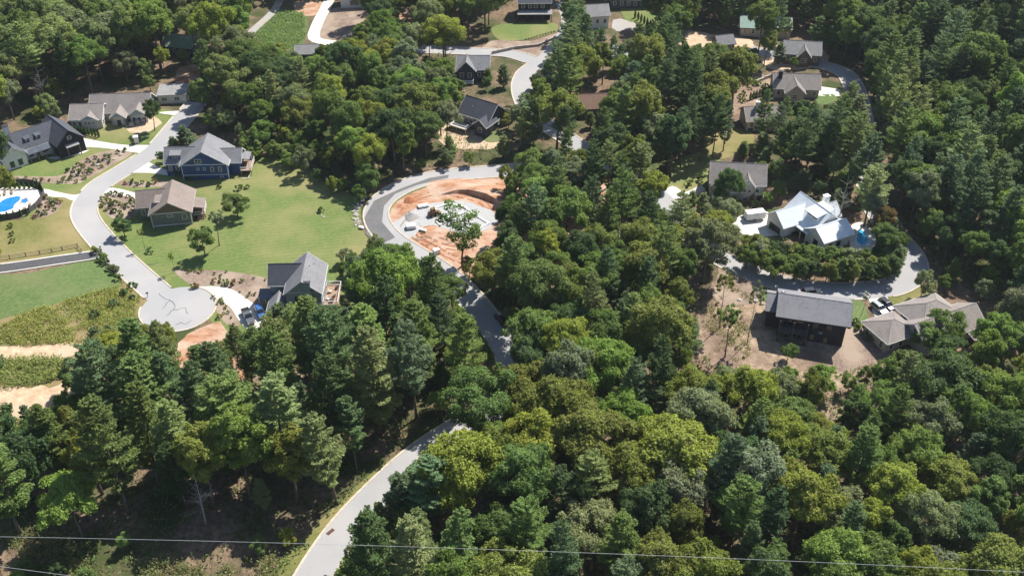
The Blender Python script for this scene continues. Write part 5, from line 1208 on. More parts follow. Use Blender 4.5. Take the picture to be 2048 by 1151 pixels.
# ------------------------------------------------------------------ vehicles
def vehicle(name, label, px, py, rot, color, kind='suv', dz=.1, metal=.4, z_at=None):
    x, y = G(px, py, 0); r = empty(name, (x, y, hz(x, y) + dz), R(rot)); tag(r, label, {'suv': 'car', 'pickup': 'pickup', 'sedan': 'car'}[kind])
    m = MATS.get('paint_' + color[0]) or paint('paint_' + color[0], color[1], metal)
    Ln, Wd = {'suv': (4.8, 1.9), 'pickup': (5.8, 2.0), 'sedan': (4.7, 1.82)}[kind]; hl = Ln / 2; hw = Wd / 2
    def prism(name, prof, w0, w1, mat, parent, zt=None):
        """side profile (x, z) swept across the car; narrower at the top when w1 < w0"""
        zs = [p[1] for p in prof]; z0_, z1_ = min(zs), max(zs); vs = []
        for s in (-1, 1):
            for a, z in prof: vs.append((a, s * (w0 + (w1 - w0) * (z - z0_) / max(.01, z1_ - z0_)), z))
        n = len(prof); fs = [tuple(range(n)), tuple(reversed(range(n, 2 * n)))] + [(i, (i + 1) % n, (i + 1) % n + n, i + n) for i in range(n)]
        o = MB().poly(vs, fs).build(name, mat, parent); bv = o.modifiers.new('edge', 'BEVEL'); bv.width = .05; bv.segments = 2; return o
    b = prism('body', [(-hl, .38), (-hl + .02, .82), (-hl + .15, 1.0), (hl - 1.25, 1.02), (hl - .25, .88), (hl, .72), (hl, .38)], hw, hw - .06, m, r)
    if kind == 'pickup':
        prism('cabin', [(-.95, 1.02), (-.80, 1.72), (.45, 1.76), (1.15, 1.04)], hw - .08, hw - .26, m, r)
        box('cargo_bed', M_TYRE, r, -hl + .12, -1.05, -hw + .14, hw - .14, .99, 1.03)
        for y0, y1 in ((-hw + .06, -hw + .14), (hw - .14, hw - .06)): box('bed_side', m, r, -hl + .08, -1.0, y0, y1, .98, 1.22)
        box('tailgate', m, r, -hl + .02, -hl + .1, -hw + .06, hw - .06, .95, 1.22); c0_, c1_, top = -.85, 1.12, 1.74
    elif kind == 'suv':
        prism('cabin', [(-hl + .12, 1.0), (-hl + .42, 1.66), (.35, 1.72), (1.15, 1.02)], hw - .08, hw - .26, m, r); c0_, c1_, top = -hl + .2, 1.1, 1.7
        for s in (-1, 1): MB().tube([(-hl + .7, s * (hw - .36), 1.77), (.2, s * (hw - .36), 1.78)], .03, 5).build('roof_rail', M_TRIMD, r)
    else:
        prism('cabin', [(-hl + .45, 1.0), (-hl + 1.15, 1.42), (.15, 1.45), (1.0, 1.02)], hw - .08, hw - .28, m, r); c0_, c1_, top = -hl + .7, .95, 1.43
    xw0, xw1 = (.45, 1.15) if kind == 'pickup' else ((.35, 1.15) if kind == 'suv' else (.15, 1.0))
    zt_ = top - .02
    MB().poly([(xw1 + .01, -hw + .16, 1.07), (xw1 + .01, hw - .16, 1.07), (xw0 + .05, hw - .32, zt_), (xw0 + .05, -hw + .32, zt_)], [(0, 1, 2, 3)]).build('windshield', M_CARGLASS, r)
    MB().poly([(xw1 - .02, -hw + .16, 1.07), (xw0 + .02, -hw + .3, zt_), (xw0 + .08, -hw + .3, zt_), (xw1 + .03, -hw + .16, 1.07)], [(0, 1, 2, 3)]).build('pillar', M_TRIMD, r)
    for s in (-1, 1):
        MB().poly([(c0_ + .3, s * (hw - .06), 1.08), (xw1 - .2, s * (hw - .06), 1.08), (xw0 - .02, s * (hw - .22), zt_ - .06), (c0_ + .45, s * (hw - .22), zt_ - .06)], [(0, 1, 2, 3)]).build('side_window', M_CARGLASS, r)
        box('headlight', M_LAMP, r, hl - .06, hl + .015, s * (hw - .32) - .18, s * (hw - .32) + .18, .62, .76); box('tail_light', M_TAIL, r, -hl - .02, -hl + .05, s * (hw - .2) - .12, s * (hw - .2) + .12, .62, .9)
        MB().box(xw1 - .35, xw1 - .15, s * (hw + .02) - .1, s * (hw + .02) + .1, 1.02, 1.16).build('wing_mirror', m, r)
        for q in (-hl + .95, hl - .95):
            w = MB().tube([(q, s * (hw - .22), .36), (q, s * (hw + .01), .36)], .36, 14).build('wheel', M_TYRE, r); MB().tube([(q, s * (hw - .1), .36), (q, s * (hw + .02), .36)], .21, 10).build('rim', M_RIM, w)
    rx = -hl + .12 if kind == 'suv' else (-.95 if kind == 'pickup' else -hl + .45); rx2 = rx + (.3 if kind == 'suv' else (.15 if kind == 'pickup' else .7))
    MB().poly([(rx - .01, -hw + .2, 1.08), (rx - .01, hw - .2, 1.08), (rx2 - .03, hw - .34, zt_ - .04), (rx2 - .03, -hw + .34, zt_ - .04)], [(0, 1, 2, 3)]).build('rear_window', M_CARGLASS, r)
    return r
vehicle('pickup_truck', 'grey pickup parked at the end of the white driveway', 497, 637, -62, ('grey', (.14, .145, .15)), 'pickup')
vehicle('parked_car', 'blue car beside the grey pickup', 521, 628, -62, ('blue', (.05, .16, .42)), 'suv')
vehicle('parked_car', 'dark maroon car pulled up on the wooded road', 1003, 643, 118, ('maroon', (.06, .022, .025)), 'suv', .12)
vehicle('parked_car', 'silver car on the hip roofed house driveway', 1757, 621, -65, ('silver', (.34, .36, .38)), 'suv')
vehicle('parked_car', 'black car beside the silver car on the driveway', 1772, 614, -65, ('black', (.02, .02, .025)), 'suv')
vehicle('parked_car', 'dark car parked on the driveway behind the charcoal house', 1622, 588, 10, ('navy', (.02, .03, .05)), 'suv')
# trailer and bin beside the white roofed house
x, y = G(1508, 438); t_ = empty('box_trailer', (x, y, hz(x, y) + .08), R(12)); tag(t_, 'white box trailer parked in front of the garage forecourt', 'trailer')
box('cargo_box', M_TRIM, t_, -2.6, 2.6, -1.1, 1.1, .5, 2.5); box('chassis', M_TYRE, t_, -2.6, 3.6, -.1, .1, .35, .5)
for s in (-1, 1):
    w = MB().tube([(-.3, s * 1.12, .36), (-.3, s * 1.3, .36)], .36, 12).build('wheel', M_TYRE, t_); MB().tube([(-.3, s * 1.13, .36), (-.3, s * 1.32, .36)], .2, 10).build('rim', M_RIM, w)
box('door', M_FOOT, t_, -2.64, -2.6, -.9, .9, .6, 2.4)
x, y = G(1494, 433); t_ = empty('wheeled_bin', (x, y, hz(x, y) + .08), R(12)); tag(t_, 'green wheeled bin beside the white trailer', 'bin')
M_BIN = solid('green_plastic', (.03, .22, .09), .5); MB().poly([(-.9, -.7, .1), (.9, -.7, .1), (.9, .7, .1), (-.9, .7, .1), (-1.05, -.85, 1.3), (1.05, -.85, 1.3), (1.05, .85, 1.3), (-1.05, .85, 1.3)], [(3, 2, 1, 0), (0, 1, 5, 4), (1, 2, 6, 5), (2, 3, 7, 6), (3, 0, 4, 7), (4, 5, 6, 7)]).build('tub', M_BIN, t_); box('lid', M_BIN, t_, -1.1, 1.1, -.9, .9, 1.31, 1.4)

# ------------------------------------------------------------------ fences, poles, wires, mailboxes
F_ = empty('split_rail_fence', (*G(80, 515), hz(*G(80, 515)))); tag(F_, 'brown split rail fence along the dark private lane', 'fence')
fp = smooth_path([Vector((*G(*q), 0)) for q in ((-60, 529), (20, 517), (80, 508), (125, 500), (156, 494), (164, 505))], 2.6)
for i, p in enumerate(fp):
    z = hz(p.x, p.y); keep(box('fence_post', M_TIMBER, None, p.x - .09, p.x + .09, p.y - .09, p.y + .09, z - .2, z + 1.25), F_)
    if i:
        q = fp[i - 1]; zq = hz(q.x, q.y)
        for hh in (.4, .75, 1.08): keep(MB().tube([(q.x, q.y, zq + hh), (p.x, p.y, z + hh)], .055, 5).build('fence_rail', M_TIMBER), F_)
F_ = empty('pool_fence', (*G(70, 405), hz(*G(70, 405)))); tag(F_, 'dark solid panel fence around the blue pool', 'fence')
fp = smooth_path([Vector((*G(*q), 0)) for q in ((-60, 378), (0, 374), (50, 368), (84, 376), (90, 390), (80, 408), (60, 426), (30, 436), (-30, 444), (-60, 446))], 2.2)
for i in range(1, len(fp)):
    a, b = fp[i - 1], fp[i]; d = (b - a).normalized(); nn = Vector((-d.y, d.x, 0)) * .05; z = hz(a.x, a.y)
    q = [a - nn + d * .03, b - nn - d * .03, b + nn - d * .03, a + nn + d * .03]
    keep(MB().poly([(p.x, p.y, z - .2) for p in q] + [(p.x, p.y, z + 1.75) for p in q], [(3, 2, 1, 0), (4, 5, 6, 7), (0, 1, 5, 4), (1, 2, 6, 5), (2, 3, 7, 6), (3, 0, 4, 7)]).build('fence_panel', M_DECKD), F_)
    keep(box('fence_post', M_TRIMD, None, b.x - .08, b.x + .08, b.y - .08, b.y + .08, z - .2, z + 1.9), F_)
def pole(px_x, y, H, label):
    x = px_x; p = empty('utility_pole', (x, y, hz(x, y))); tag(p, label, 'utility pole')
    MB().tube([(0, 0, -.5), (0, 0, H)], [.17, .11], 9).build('shaft', M_TIMBER, p); box('crossarm', M_TIMBER, p, -.08, .08, -1.3, 1.3, H - .9, H - .7)
    for s in (-1.15, 0, 1.15): MB().tube([(0, s, H - .7 if s else H), (0, s, H - .45 if s else H + .25)], .06, 6).build('insulator', M_FOOT, p)
M_WIRE = solid('wire_metal', (.42, .42, .42), .5)
def wire(p0, p1, sag, label, r=.026):
    pts = []
    for k in range(41):
        t = k / 40; q = Vector(p0).lerp(Vector(p1), t); q.z -= sag * 4 * t * (1 - t); pts.append(q)
    o = MB().tube(pts, r, 5).build('power_line', M_WIRE); tag(o, label, 'power line')
ZW = 26.0
A_ = ray_at(0, 1078, ZW); B_ = ray_at(2048, 1120, ZW)
dx_, dy_ = B_[0] - A_[0], B_[1] - A_[1]
PA = (A_[0] - dx_ * .16, A_[1] - dy_ * .16); PB = (B_[0] + dx_ * .16, B_[1] + dy_ * .16)
pole(PA[0], PA[1], 28.4, 'timber pole at the end of the power line beyond the scrub strip'); pole(PB[0], PB[1], 28.4, 'timber pole at the end of the power line beyond the lower wood')
wire((PA[0], PA[1], hz(*PA) + 28.6), (PB[0], PB[1], hz(*PB) + 28.6), 28.6 + .5 * (hz(*PA) + hz(*PB)) - ZW, 'thin pale power line crossing above the lower road')
B2 = ray_at(245, 1153, 24)
wire((PA[0], PA[1] - 1.15, hz(*PA) + 27.6), (B2[0] + 60, B2[1] - 9, 23.0), .3, 'thin service wire dropping below the main power line')
def mailbox(px, py, label):
    x, y = G(px, py); r = empty('mailbox', (x, y, hz(x, y)), R(20)); tag(r, label, 'mailbox')
    box('post', M_TRIMD, r, -.06, .06, -.06, .06, -.1, 1.15); box('letter_box', M_TRIMD, r, -.3, .3, -.14, .14, 1.15, 1.45); box('flag', M_RED, r, .1, .14, .15, .17, 1.3, 1.6)
mailbox(1602, 574, 'black mailbox at the kerb behind the charcoal house'); mailbox(1772, 586, 'black mailbox at the kerb beside the hip roofed house drive'); mailbox(296, 594, 'dark mailbox at the meadow edge of the turning circle')
x, y = G(274, 286); p_ = empty('stone_pillar', (x, y, hz(x, y)), R(20)); tag(p_, 'white stone entrance pillar beside the farmhouse drive', 'pillar'); box('shaft', M_CONC, p_, -.6, .6, -.6, .6, -.2, 2.2); box('cap_stone', M_TRIM, p_, -.75, .75, -.75, .75, 2.2, 2.4)
x, y = G(283, 660); p_ = empty('notice_board', (x, y, hz(x, y)), R(-30)); tag(p_, 'small red and white board at the edge of the turning circle', 'notice board'); box('post', M_TIMBER, p_, -.08, .08, -.08, .08, -.1, 1.0); box('panel', M_RED, p_, -.7, .7, -.05, .05, .6, 1.7); box('panel_head', M_TRIM, p_, -.72, .72, -.07, .07, 1.7, 2.1)
# drain grates in the lower road kerbs
for px, py, lb in ((661, 1063, 'rusty drain inlet in the sunny kerb of the lower road'), (704, 1092, 'rusty drain inlet in the shaded kerb of the lower road')):
    x, y = G(px, py); g_ = empty('drain_inlet', (x, y, hz(x, y) + .09), R(50)); tag(g_, lb, 'drain'); box('frame', solid('rusty_iron_' + str(px), (.16, .07, .04), .8), g_, -.8, .8, -.35, .35, 0, .06)
    gb = MB()
    for k in range(6): gb.box(-.7 + k * .25, -.6 + k * .25, -.28, .28, .062, .09)
    gb.build('grate', M_TRIMD, g_)
# deck furniture
def deck_set(house, x, y, z, label, mat, rot=0):
    loc = Matrix.Translation(house.root.location) @ Matrix.Rotation(house.root.rotation_euler.z, 4, 'Z') @ Vector((x, y, z))
    r = empty('deck_chair', loc, house.root.rotation_euler.z + R(rot)); tag(r, label, 'chair')
    box('seat', mat, r, -.35, .35, -.35, .35, .35, .47); box('backrest', mat, r, -.35, .35, .27, .35, .47, .95)
    for a in (-.32, .27):
        for b in (-.32, .27): box('leg', M_TRIMD, r, a, a + .05, b, b + .05, 0, .35)
    for a in (-.38, .31): box('armrest', M_TRIMD, r, a, a + .07, -.35, .3, .6, .65)
for (x, y, ro, lb, mt) in ((9.2, 3.0, 60, 'white cushioned chair on the grey house deck by the railing', M_TRIM), (10.6, 4.4, 200, 'white cushioned chair facing the grey house wall', M_TRIM), (9.4, 6.0, 100, 'grey cushioned chair at the back of the grey house deck', M_FOOT), (10.8, 7.4, 250, 'dark chair at the far rail of the grey house deck', M_TRIMD)): deck_set(E_H, x, y, 1.9, lb, mt, ro)
x, y = 10.3, 6.2; loc = Matrix.Translation(E_H.root.location) @ Matrix.Rotation(E_H.root.rotation_euler.z, 4, 'Z') @ Vector((10.2, 2.2, 1.9)); r = empty('fire_table', loc); tag(r, 'round dark table on the grey house deck', 'table'); MB().tube([(0, 0, .6), (0, 0, .68)], .6, 16).build('table_top', M_TRIMD, r); MB().tube([(0, 0, 0), (0, 0, .6)], [.3, .12], 8).build('pedestal', M_TRIMD, r)

for px, py, ro, lb in ((10, 388, 20, 'white sun lounger at the back edge of the blue pool'), (24, 386, 25, 'white sun lounger beside the back pool fence'), (60, 412, 200, 'white sun lounger beside the small spa'), (48, 420, 190, 'white sun lounger at the front of the pool patio')):
    x, y = G(px, py); r = empty('sun_lounger', (x, y, hz(x, y) + .0645), R(ro)); tag(r, lb, 'sun lounger'); box('seat', M_TIMBER, r, -.3, .3, -1.0, .3, .28, .38); MB().slab([(-.3, .3, .38), (.3, .3, .38), (.3, .95, .85), (-.3, .95, .85)], .1).build('backrest', M_TIMBER, r)
    for a in (-.27, .22):
        for c in (-.9, .2): box('leg', M_TRIMD, r, a, a + .05, c, c + .05, 0, .28)
# ------------------------------------------------------------------ shrubs and small garden trees
SH = []
for k in range(5): SH.append(broad_crown('shrub', .75, .55, .5, 700 + k, 16, 34, .22, droop=-.2))
ARB = []
for k in range(3):
    g_ = np.random.default_rng(720 + k); m_ = 900; t_ = g_.random(m_) ** .8; a_ = g_.random(m_) * 6.28; rr_ = .62 * np.sin(np.clip(t_ * .93 + .06, 0, 1) * 3.14) ** .6 * (1 - .55 * t_) * g_.uniform(.8, 1.1, m_)
    C_ = np.stack([np.cos(a_) * rr_, np.sin(a_) * rr_, .1 + t_ * 3.1], 1); N_ = unit(np.stack([np.cos(a_), np.sin(a_), np.full(m_, .3)], 1) + g_.normal(size=(m_, 3)) * .35)
    ARB.append(leaf_cards('arborvitae', C_, N_, g_.uniform(.16, .3, m_), .6, M_NEEDLE, 730 + k))
srng = random.Random(31)
def shrub(px, py, s, tint, label, group, meshes=SH, name='shrub', cat='shrub', sz=1.0):
    x, y = G(px, py); o = link(name, srng.choice(meshes), None, (x, y, hz(x, y) + .02), (0, 0, srng.uniform(0, 6.28))); o.scale = (s, s, s * sz)
    q = srng.uniform(.8, 1.2); t = TINT[tint]; o.color = (t[0] * q, t[1] * q, t[2] * q, 1); tag(o, label, cat, group)
def shrubs(pts, tints, label, group, s=(.8, 1.6), **k):
    for px, py in pts:
        t = srng.choice(tints); sc = srng.uniform(*s)
        shrub(px + srng.uniform(-2, 2), py + srng.uniform(-2, 2), sc, t, label.format(('large ' if sc > (s[0] + s[1]) / 2 else 'small ') + t), group, **k)
def scatter(poly, n, seed):
    g = random.Random(seed); x0, x1 = min(p[0] for p in poly), max(p[0] for p in poly); y0, y1 = min(p[1] for p in poly), max(p[1] for p in poly); out = []
    while len(out) < n:
        p = (g.uniform(x0, x1), g.uniform(y0, y1))
        if inside(poly, *p) and all((p[0] - q[0]) ** 2 + 2 * (p[1] - q[1]) ** 2 > 30 for q in out): out.append(p)
    return out
shrubs([(135, 345), (150, 340), (158, 332), (168, 335), (176, 325), (186, 330), (192, 318), (200, 324), (212, 316), (222, 312), (236, 306), (250, 302), (165, 350), (178, 345), (144, 358), (172, 358), (152, 366), (130, 362), (205, 335), (218, 326)], ['dark green', 'grey green', 'mid green', 'olive green'], '{} shrub in the rock garden above the pale road', 'rock garden shrubs')
shrubs([(6, 355), (20, 356), (36, 358), (54, 358), (70, 360), (86, 362), (100, 364), (116, 366)], ['grey green', 'mid green'], '{} shrub in the row above the fenced pool', 'shrubs above the pool', (.6, 1.0))
shrubs([(204, 400), (212, 392), (222, 388), (234, 390), (246, 392), (258, 395), (266, 402), (208, 412), (220, 405), (232, 408), (244, 412), (256, 416), (214, 422), (228, 424), (240, 428), (262, 425), (270, 412), (224, 416)], ['mid green', 'pale green', 'dark green', 'olive green'], '{} shrub in the planted bed beside the olive house', 'olive house bed shrubs', (.8, 1.5))
shrubs([(92, 396), (100, 402), (110, 402), (118, 408), (106, 412), (98, 418), (90, 426), (80, 432), (70, 436), (112, 420), (84, 412)], ['mid green', 'rusty brown', 'dark green', 'grey green'], '{} shrub on the bank outside the pool fence', 'pool bank shrubs', (.8, 1.5))
shrubs([(250, 368), (262, 366), (274, 370), (286, 367), (298, 370), (312, 366)], ['dark green', 'mid green', 'rusty brown'], '{} shrub between the blue and olive houses', 'shrubs between the houses', (.6, 1.2))
shrubs([(366, 350), (374, 362), (386, 362), (356, 348)], ['dark green', 'mid green'], '{} rounded shrub against the blue house wall', 'blue house shrubs', (1.1, 1.9))
shrubs([(378, 544), (392, 543), (405, 544), (455, 546)], ['bright green', 'yellow green'], '{} low plant along the top of the mulch bed', 'mulch bed edge plants', (.5, .9))
shrubs([(430, 566), (442, 565), (454, 568), (463, 570)], ['mid green', 'rusty brown'], '{} shrub in the middle of the mulch bed', 'mulch bed shrubs', (.9, 1.4))
shrubs([(486, 562), (500, 588), (478, 584), (494, 596), (510, 590), (426, 548), (440, 552), (508, 556), (530, 560)], ['dark green', 'rusty brown', 'olive green'], '{} plant dotted over the mulch by the grey house', 'mulch bed plants', (.4, .8))
shrubs([(426, 594), (431, 600), (435, 608), (440, 600), (446, 606), (450, 616), (456, 626), (462, 634), (448, 630)], ['rusty brown', 'bright green', 'olive green'], '{} plant in the strip beside the turning circle', 'strip plants', (.5, .9))
shrubs([(437, 635), (390, 575), (394, 574)], ['dark green', 'golden olive', 'rusty brown'], '{} shrub at the mouth of the white driveway', 'driveway mouth shrubs', (.9, 1.3))
shrubs([(196, 505), (204, 520), (212, 528), (220, 538), (230, 545), (240, 556)], ['grey green', 'olive green', 'mid green'], '{} shrub in the row between lush lawn and road', 'roadside shrub row', (1.3, 2.1))
shrubs([(263, 597), (230, 612), (190, 634), (300, 506), (266, 575), (250, 590)], ['dark green', 'blue green'], '{} dark bush standing in the weedy meadow', 'meadow bushes', (1.2, 1.8))
shrubs([(24, 470), (27, 485), (22, 455)], ['olive green', 'mid green'], '{} sapling bush on the dry lawn', 'dry lawn saplings', (.8, 1.2))
shrubs([(1425, 350), (1372, 372), (1380, 368), (1400, 360), (1500, 402), (1485, 405), (1520, 400), (1512, 410), (1470, 412)], ['rusty brown', 'dark green', 'mid green'], '{} shrub in the garden of the beige house', 'beige house shrubs', (1.2, 2.2))
shrubs([(1545, 458), (1560, 462), (1575, 466), (1590, 472), (1565, 455), (1580, 460)], ['mid green', 'rusty brown', 'dark green'], '{} shrub in front of the white roofed house porch', 'porch shrubs', (.9, 1.5))
shrubs(scatter([(1690, 175), (1705, 190), (1712, 215), (1695, 240), (1670, 225), (1672, 205)], 16, 5), ['grey green', 'rusty brown', 'mid green', 'golden olive'], '{} shrub in the garden beside the far road bend', 'road bend garden shrubs', (1.0, 1.8))
shrubs(scatter([(1490, 170), (1515, 155), (1545, 170), (1535, 190), (1500, 200), (1480, 215), (1472, 205)], 18, 6), ['mid green', 'dark green', 'olive green'], '{} shrub on the terraced garden slope', 'terraced garden shrubs', (.8, 1.5))
shrubs(scatter([(1700, 640), (1745, 655), (1775, 690), (1770, 720), (1745, 700), (1720, 670)], 12, 8), ['olive green', 'mid green', 'grey green'], '{} shrub along the bank between the two lower houses', 'lower bank shrubs', (.8, 1.6))
shrubs(scatter([(1780, 655), (1800, 670), (1830, 690), (1860, 690), (1850, 680), (1810, 660)], 9, 9), ['mid green', 'dark green'], '{} shrub under the hip roofed house wall', 'hip house shrubs', (1.0, 1.8))
shrubs(scatter([(1395, 640), (1430, 600), (1490, 640), (1490, 720), (1420, 700)], 14, 10), ['olive green', 'rusty brown', 'mid green'], '{} weed tuft on the bare slope beside the charcoal house', 'bare slope tufts', (.4, .8))
shrubs(scatter([(790, 440), (900, 380), (980, 380), (960, 470), (860, 490)], 6, 12), ['olive green', 'rusty brown'], '{} tuft of weeds on the clay plot', 'clay plot tufts', (.3, .6))
shrubs([(495, 378), (480, 380), (438, 376), (640, 425)], ['mid green', 'dark green'], '{} bush on the big striped lawn', 'lawn bushes', (.9, 1.5))
for k in range(8): shrub(152 + k * 6.6, 265 + k * 1.3, .85, 'dark green', 'narrow dark evergreen in the hedge row below the cream house', 'evergreen row below the cream house', ARB, 'arborvitae', 'conifer')
for k in range(9): shrub(2 + k * 9.5, 378 + (abs(k - 4) * -.4), .8, 'dark green', 'narrow dark evergreen behind the back pool fence', 'evergreens along the pool', ARB, 'arborvitae', 'conifer')
for k in range(5): shrub(4 + k * 13, 440 - k * 2.5, .75, 'dark green', 'narrow dark evergreen inside the front pool fence', 'evergreens along the pool front', ARB, 'arborvitae', 'conifer')
for k in range(7): shrub(1270 + k * 6, 36 + k * 4, 1.0, 'dark green', 'dark evergreen in the row beside the far bright lawn', 'evergreens by the far lawn', ARB, 'arborvitae', 'conifer')
for k in range(11): shrub(1052 + k * 5.6, 80 - k * 1.6, .5, 'dark green', 'tiny clipped bush along the black house lawn edge', 'bushes along the black house lawn', SH, 'shrub', 'shrub')
for k in range(8): shrub(1500 + k * 6, 200 - k * 2.2, .9, 'blue green', 'blue green conifer on the garden terrace', 'terrace conifers', ARB, 'arborvitae', 'conifer')
# garden rocks
def rock(px, py, s, label, group):
    x, y = G(px, py); o = link('rock', srng.choice(rock_m), None, (x, y, hz(x, y) + .1 * s), (0, 0, srng.uniform(0, 6))); o.scale = (s, s * srng.uniform(.7, 1.1), s * .8); tag(o, label, 'rock', group)
for q in ((160, 345), (155, 352), (182, 322), (196, 330), (228, 318), (242, 310), (175, 340), (148, 350), (210, 322), (140, 364)): rock(*q, srng.uniform(.7, 1.5), 'pale boulder set in the rock garden', 'rock garden boulders')
for q in ((1488, 553), (1478, 600), (1512, 602), (1525, 608)): rock(*q, srng.uniform(1.0, 1.6), 'pale boulder on the mulched verge below the loop road', 'verge boulders')
for q in ((1697, 655), (1710, 650), (1722, 660)): rock(*q, srng.uniform(.8, 1.3), 'pale boulder on the mulch bank by the charcoal house', 'mulch bank boulders')
for q in ((842, 452), (858, 470), (870, 478), (838, 448), (880, 465), (820, 440)): rock(*q, srng.uniform(.5, .9), 'loose clod on the clay plot', 'clay plot clods')
for q in ((634, 424), (638, 428), (643, 431), (648, 434)): rock(*q, srng.uniform(.5, .8), 'small pale stone in the line on the striped lawn', 'lawn stones')
# cut logs and retaining wall near the black house
for pts_, lb in (([(985, 108), (1030, 98), (1080, 92), (1110, 78)], 'grey retaining wall of the bank below the black house'), ([(1508, 168), (1530, 158), (1552, 150)], 'pale terrace wall beside the terraced house')):
    o = ring(pts_, .5, -.2, 1.1).build('retaining_wall', M_STONE); tag(o, lb, 'wall')

# far trees beyond the last rows: one wood that reads as a mass
def mass_of_trees(name, items, label, frac=.22, kind='stuff', grow=1.9):
    Cs = []
    for kd, x, y, H, tint in items:
        v = trng.choice(VAR[kd]); s = H / v[2]; me = v[0]
        n = len(me.vertices); co = np.empty(n * 3, np.float32); me.vertices.foreach_get('co', co); co = co.reshape(-1, 4, 3)
        g = np.random.default_rng(int(abs(x * 13 + y * 7))); k = g.permutation(len(co))[:int(len(co) * frac)]; q = co[k].copy()
        m = q.mean(1, keepdims=True); q = (m + (q - m) * grow) * s; q += np.array([x, y, hz(x, y)]); Cs.append(q)
    V = np.concatenate(Cs); n = len(V)
    me = bpy.data.meshes.new(name); me.vertices.add(n * 4); me.vertices.foreach_set('co', V.reshape(-1).astype(np.float32))
    me.loops.add(n * 4); me.loops.foreach_set('vertex_index', np.arange(n * 4, dtype=np.int32))
    me.polygons.add(n); me.polygons.foreach_set('loop_start', np.arange(0, n * 4, 4, dtype=np.int32))
    me.materials.append(M_LEAF); me.update(calc_edges=True)
    o = link(name, me); o.color = (.11, .165, .055, 1); tag(o, label, 'forest', None, kind); return o
if far_mass: mass_of_trees('forest', far_mass, 'distant wood closing the view behind the last houses', .03, grow=4.2)
if over_mass: mass_of_trees('forest', over_mass, 'smaller trees filling the far parts of the wood', .45, grow=1.4)

# low growth that nobody could count
def ground_cover(name, label, polys, n, hmin, hmax, size, color, seed, world=False, clump=0.0, mat=M_LEAF, cat='undergrowth', avoid=True, aspect=.5, upright=False):
    g = random.Random(seed); npg = np.random.default_rng(seed); C = []; A = []
    wp = [[q if world else G(*q) for q in p] for p in polys]
    areas = [abs(sum(p[i][0] * p[(i + 1) % len(p)][1] - p[(i + 1) % len(p)][0] * p[i][1] for i in range(len(p)))) / 2 for p in wp]
    for p, a in zip(wp, areas):
        x0, x1, y0, y1 = min(q[0] for q in p), max(q[0] for q in p), min(q[1] for q in p), max(q[1] for q in p)
        k = int(n * a / sum(areas)); t = 0
        while k > 0 and t < n * 12:
            t += 1; x, y = g.uniform(x0, x1), g.uniform(y0, y1)
            if not inside(p, x, y): continue
            if clump and (math.sin(x * .9) * math.sin(y * .8 + 1) + math.sin(x * .31 + y * .23) + g.gauss(0, .5)) < clump: continue
            if avoid and blocked(x, y, .5): continue
            b = g.uniform(.4, 1.0)
            for q in range(5):
                C.append((x + g.gauss(0, .35), y + g.gauss(0, .35), hz(x, y) + .05 + b * g.uniform(hmin, hmax)))
            k -= 5
    C = np.array(C); m = len(C)
    Nn = unit(npg.normal(size=(m, 3)) * .7 + np.array([0, 0, .8 if not upright else .1]))
    D = unit(npg.normal(size=(m, 3)) * .4 + np.array([0, 0, 1.0])) if upright else None
    me = leaf_cards(name, C, Nn, size * npg.uniform(.6, 1.4, m), aspect, mat, seed, .1, D)
    o = link(name, me); o.color = (*color, 1); tag(o, label, cat, None, 'stuff'); return o
ground_cover('weeds', 'tall weeds and goldenrod covering the rough meadow', [[(0, 655), (60, 622), (120, 604), (180, 588), (245, 570), (218, 530), (240, 537), (283, 567), (292, 595), (272, 632), (252, 656), (200, 688), (0, 692)]], 15000, .1, 1.0, .42, (.22, .235, .07), 21, clump=-.9)
ground_cover('weeds', 'scrub of weeds between the sandy track and bare soil', [[(0, 718), (60, 716), (125, 716), (130, 755), (60, 772), (0, 778)], [(0, 840), (60, 836), (130, 805), (160, 850), (100, 900), (0, 920)]], 9000, .1, 1.6, .5, (.19, .22, .075), 22)
ground_cover('weeds', 'tall bright grass on the bank of the wooded road', [[(905, 562), (935, 590), (972, 650), (1000, 712), (975, 718), (930, 640), (890, 580)]], 6000, .1, .9, .6, (.14, .20, .05), 23, upright=True, aspect=.25)
ground_cover('scrub', 'pale scrub along the cleared strip under the power line', [[(-20, 1085), (60, 1060), (130, 1075), (170, 1110), (220, 1151), (230, 1200), (-20, 1200)], [(240, 1120), (330, 1125), (430, 1140), (560, 1110), (560, 1200), (240, 1200)]], 9000, .1, 2.2, .42, (.15, .16, .065), 28, clump=-.2)
ground_cover('dry_grass', 'tufts of dry grass and weeds on the bare slope', [[(1395, 690), (1410, 610), (1440, 560), (1500, 590), (1500, 700), (1480, 750), (1420, 740)], [(1640, 740), (1700, 738), (1790, 715), (1790, 765), (1700, 800), (1600, 800), (1500, 770), (1560, 745)]], 5000, .05, .7, .36, (.17, .17, .075), 29, clump=.2)
ground_cover('vines', 'pale vines smothering the far slope', [[(505, 85), (532, 42), (560, 22), (608, 26), (610, 75), (590, 98), (540, 98)]], 9000, .1, .9, .55, (.15, .21, .085), 24)
ground_cover('undergrowth', 'dark undergrowth on the floor of the lower woods', [[(-60, 900), (300, 760), (700, 690), (900, 640), (1000, 740), (900, 850), (560, 1150), (-60, 1230)], [(700, 1160), (940, 860), (1050, 740), (1300, 640), (1390, 700), (1480, 760), (1780, 740), (2100, 700), (2100, 1230), (700, 1230)]], 34000, .1, 1.5, .55, (.085, .125, .04), 25, clump=-.3)
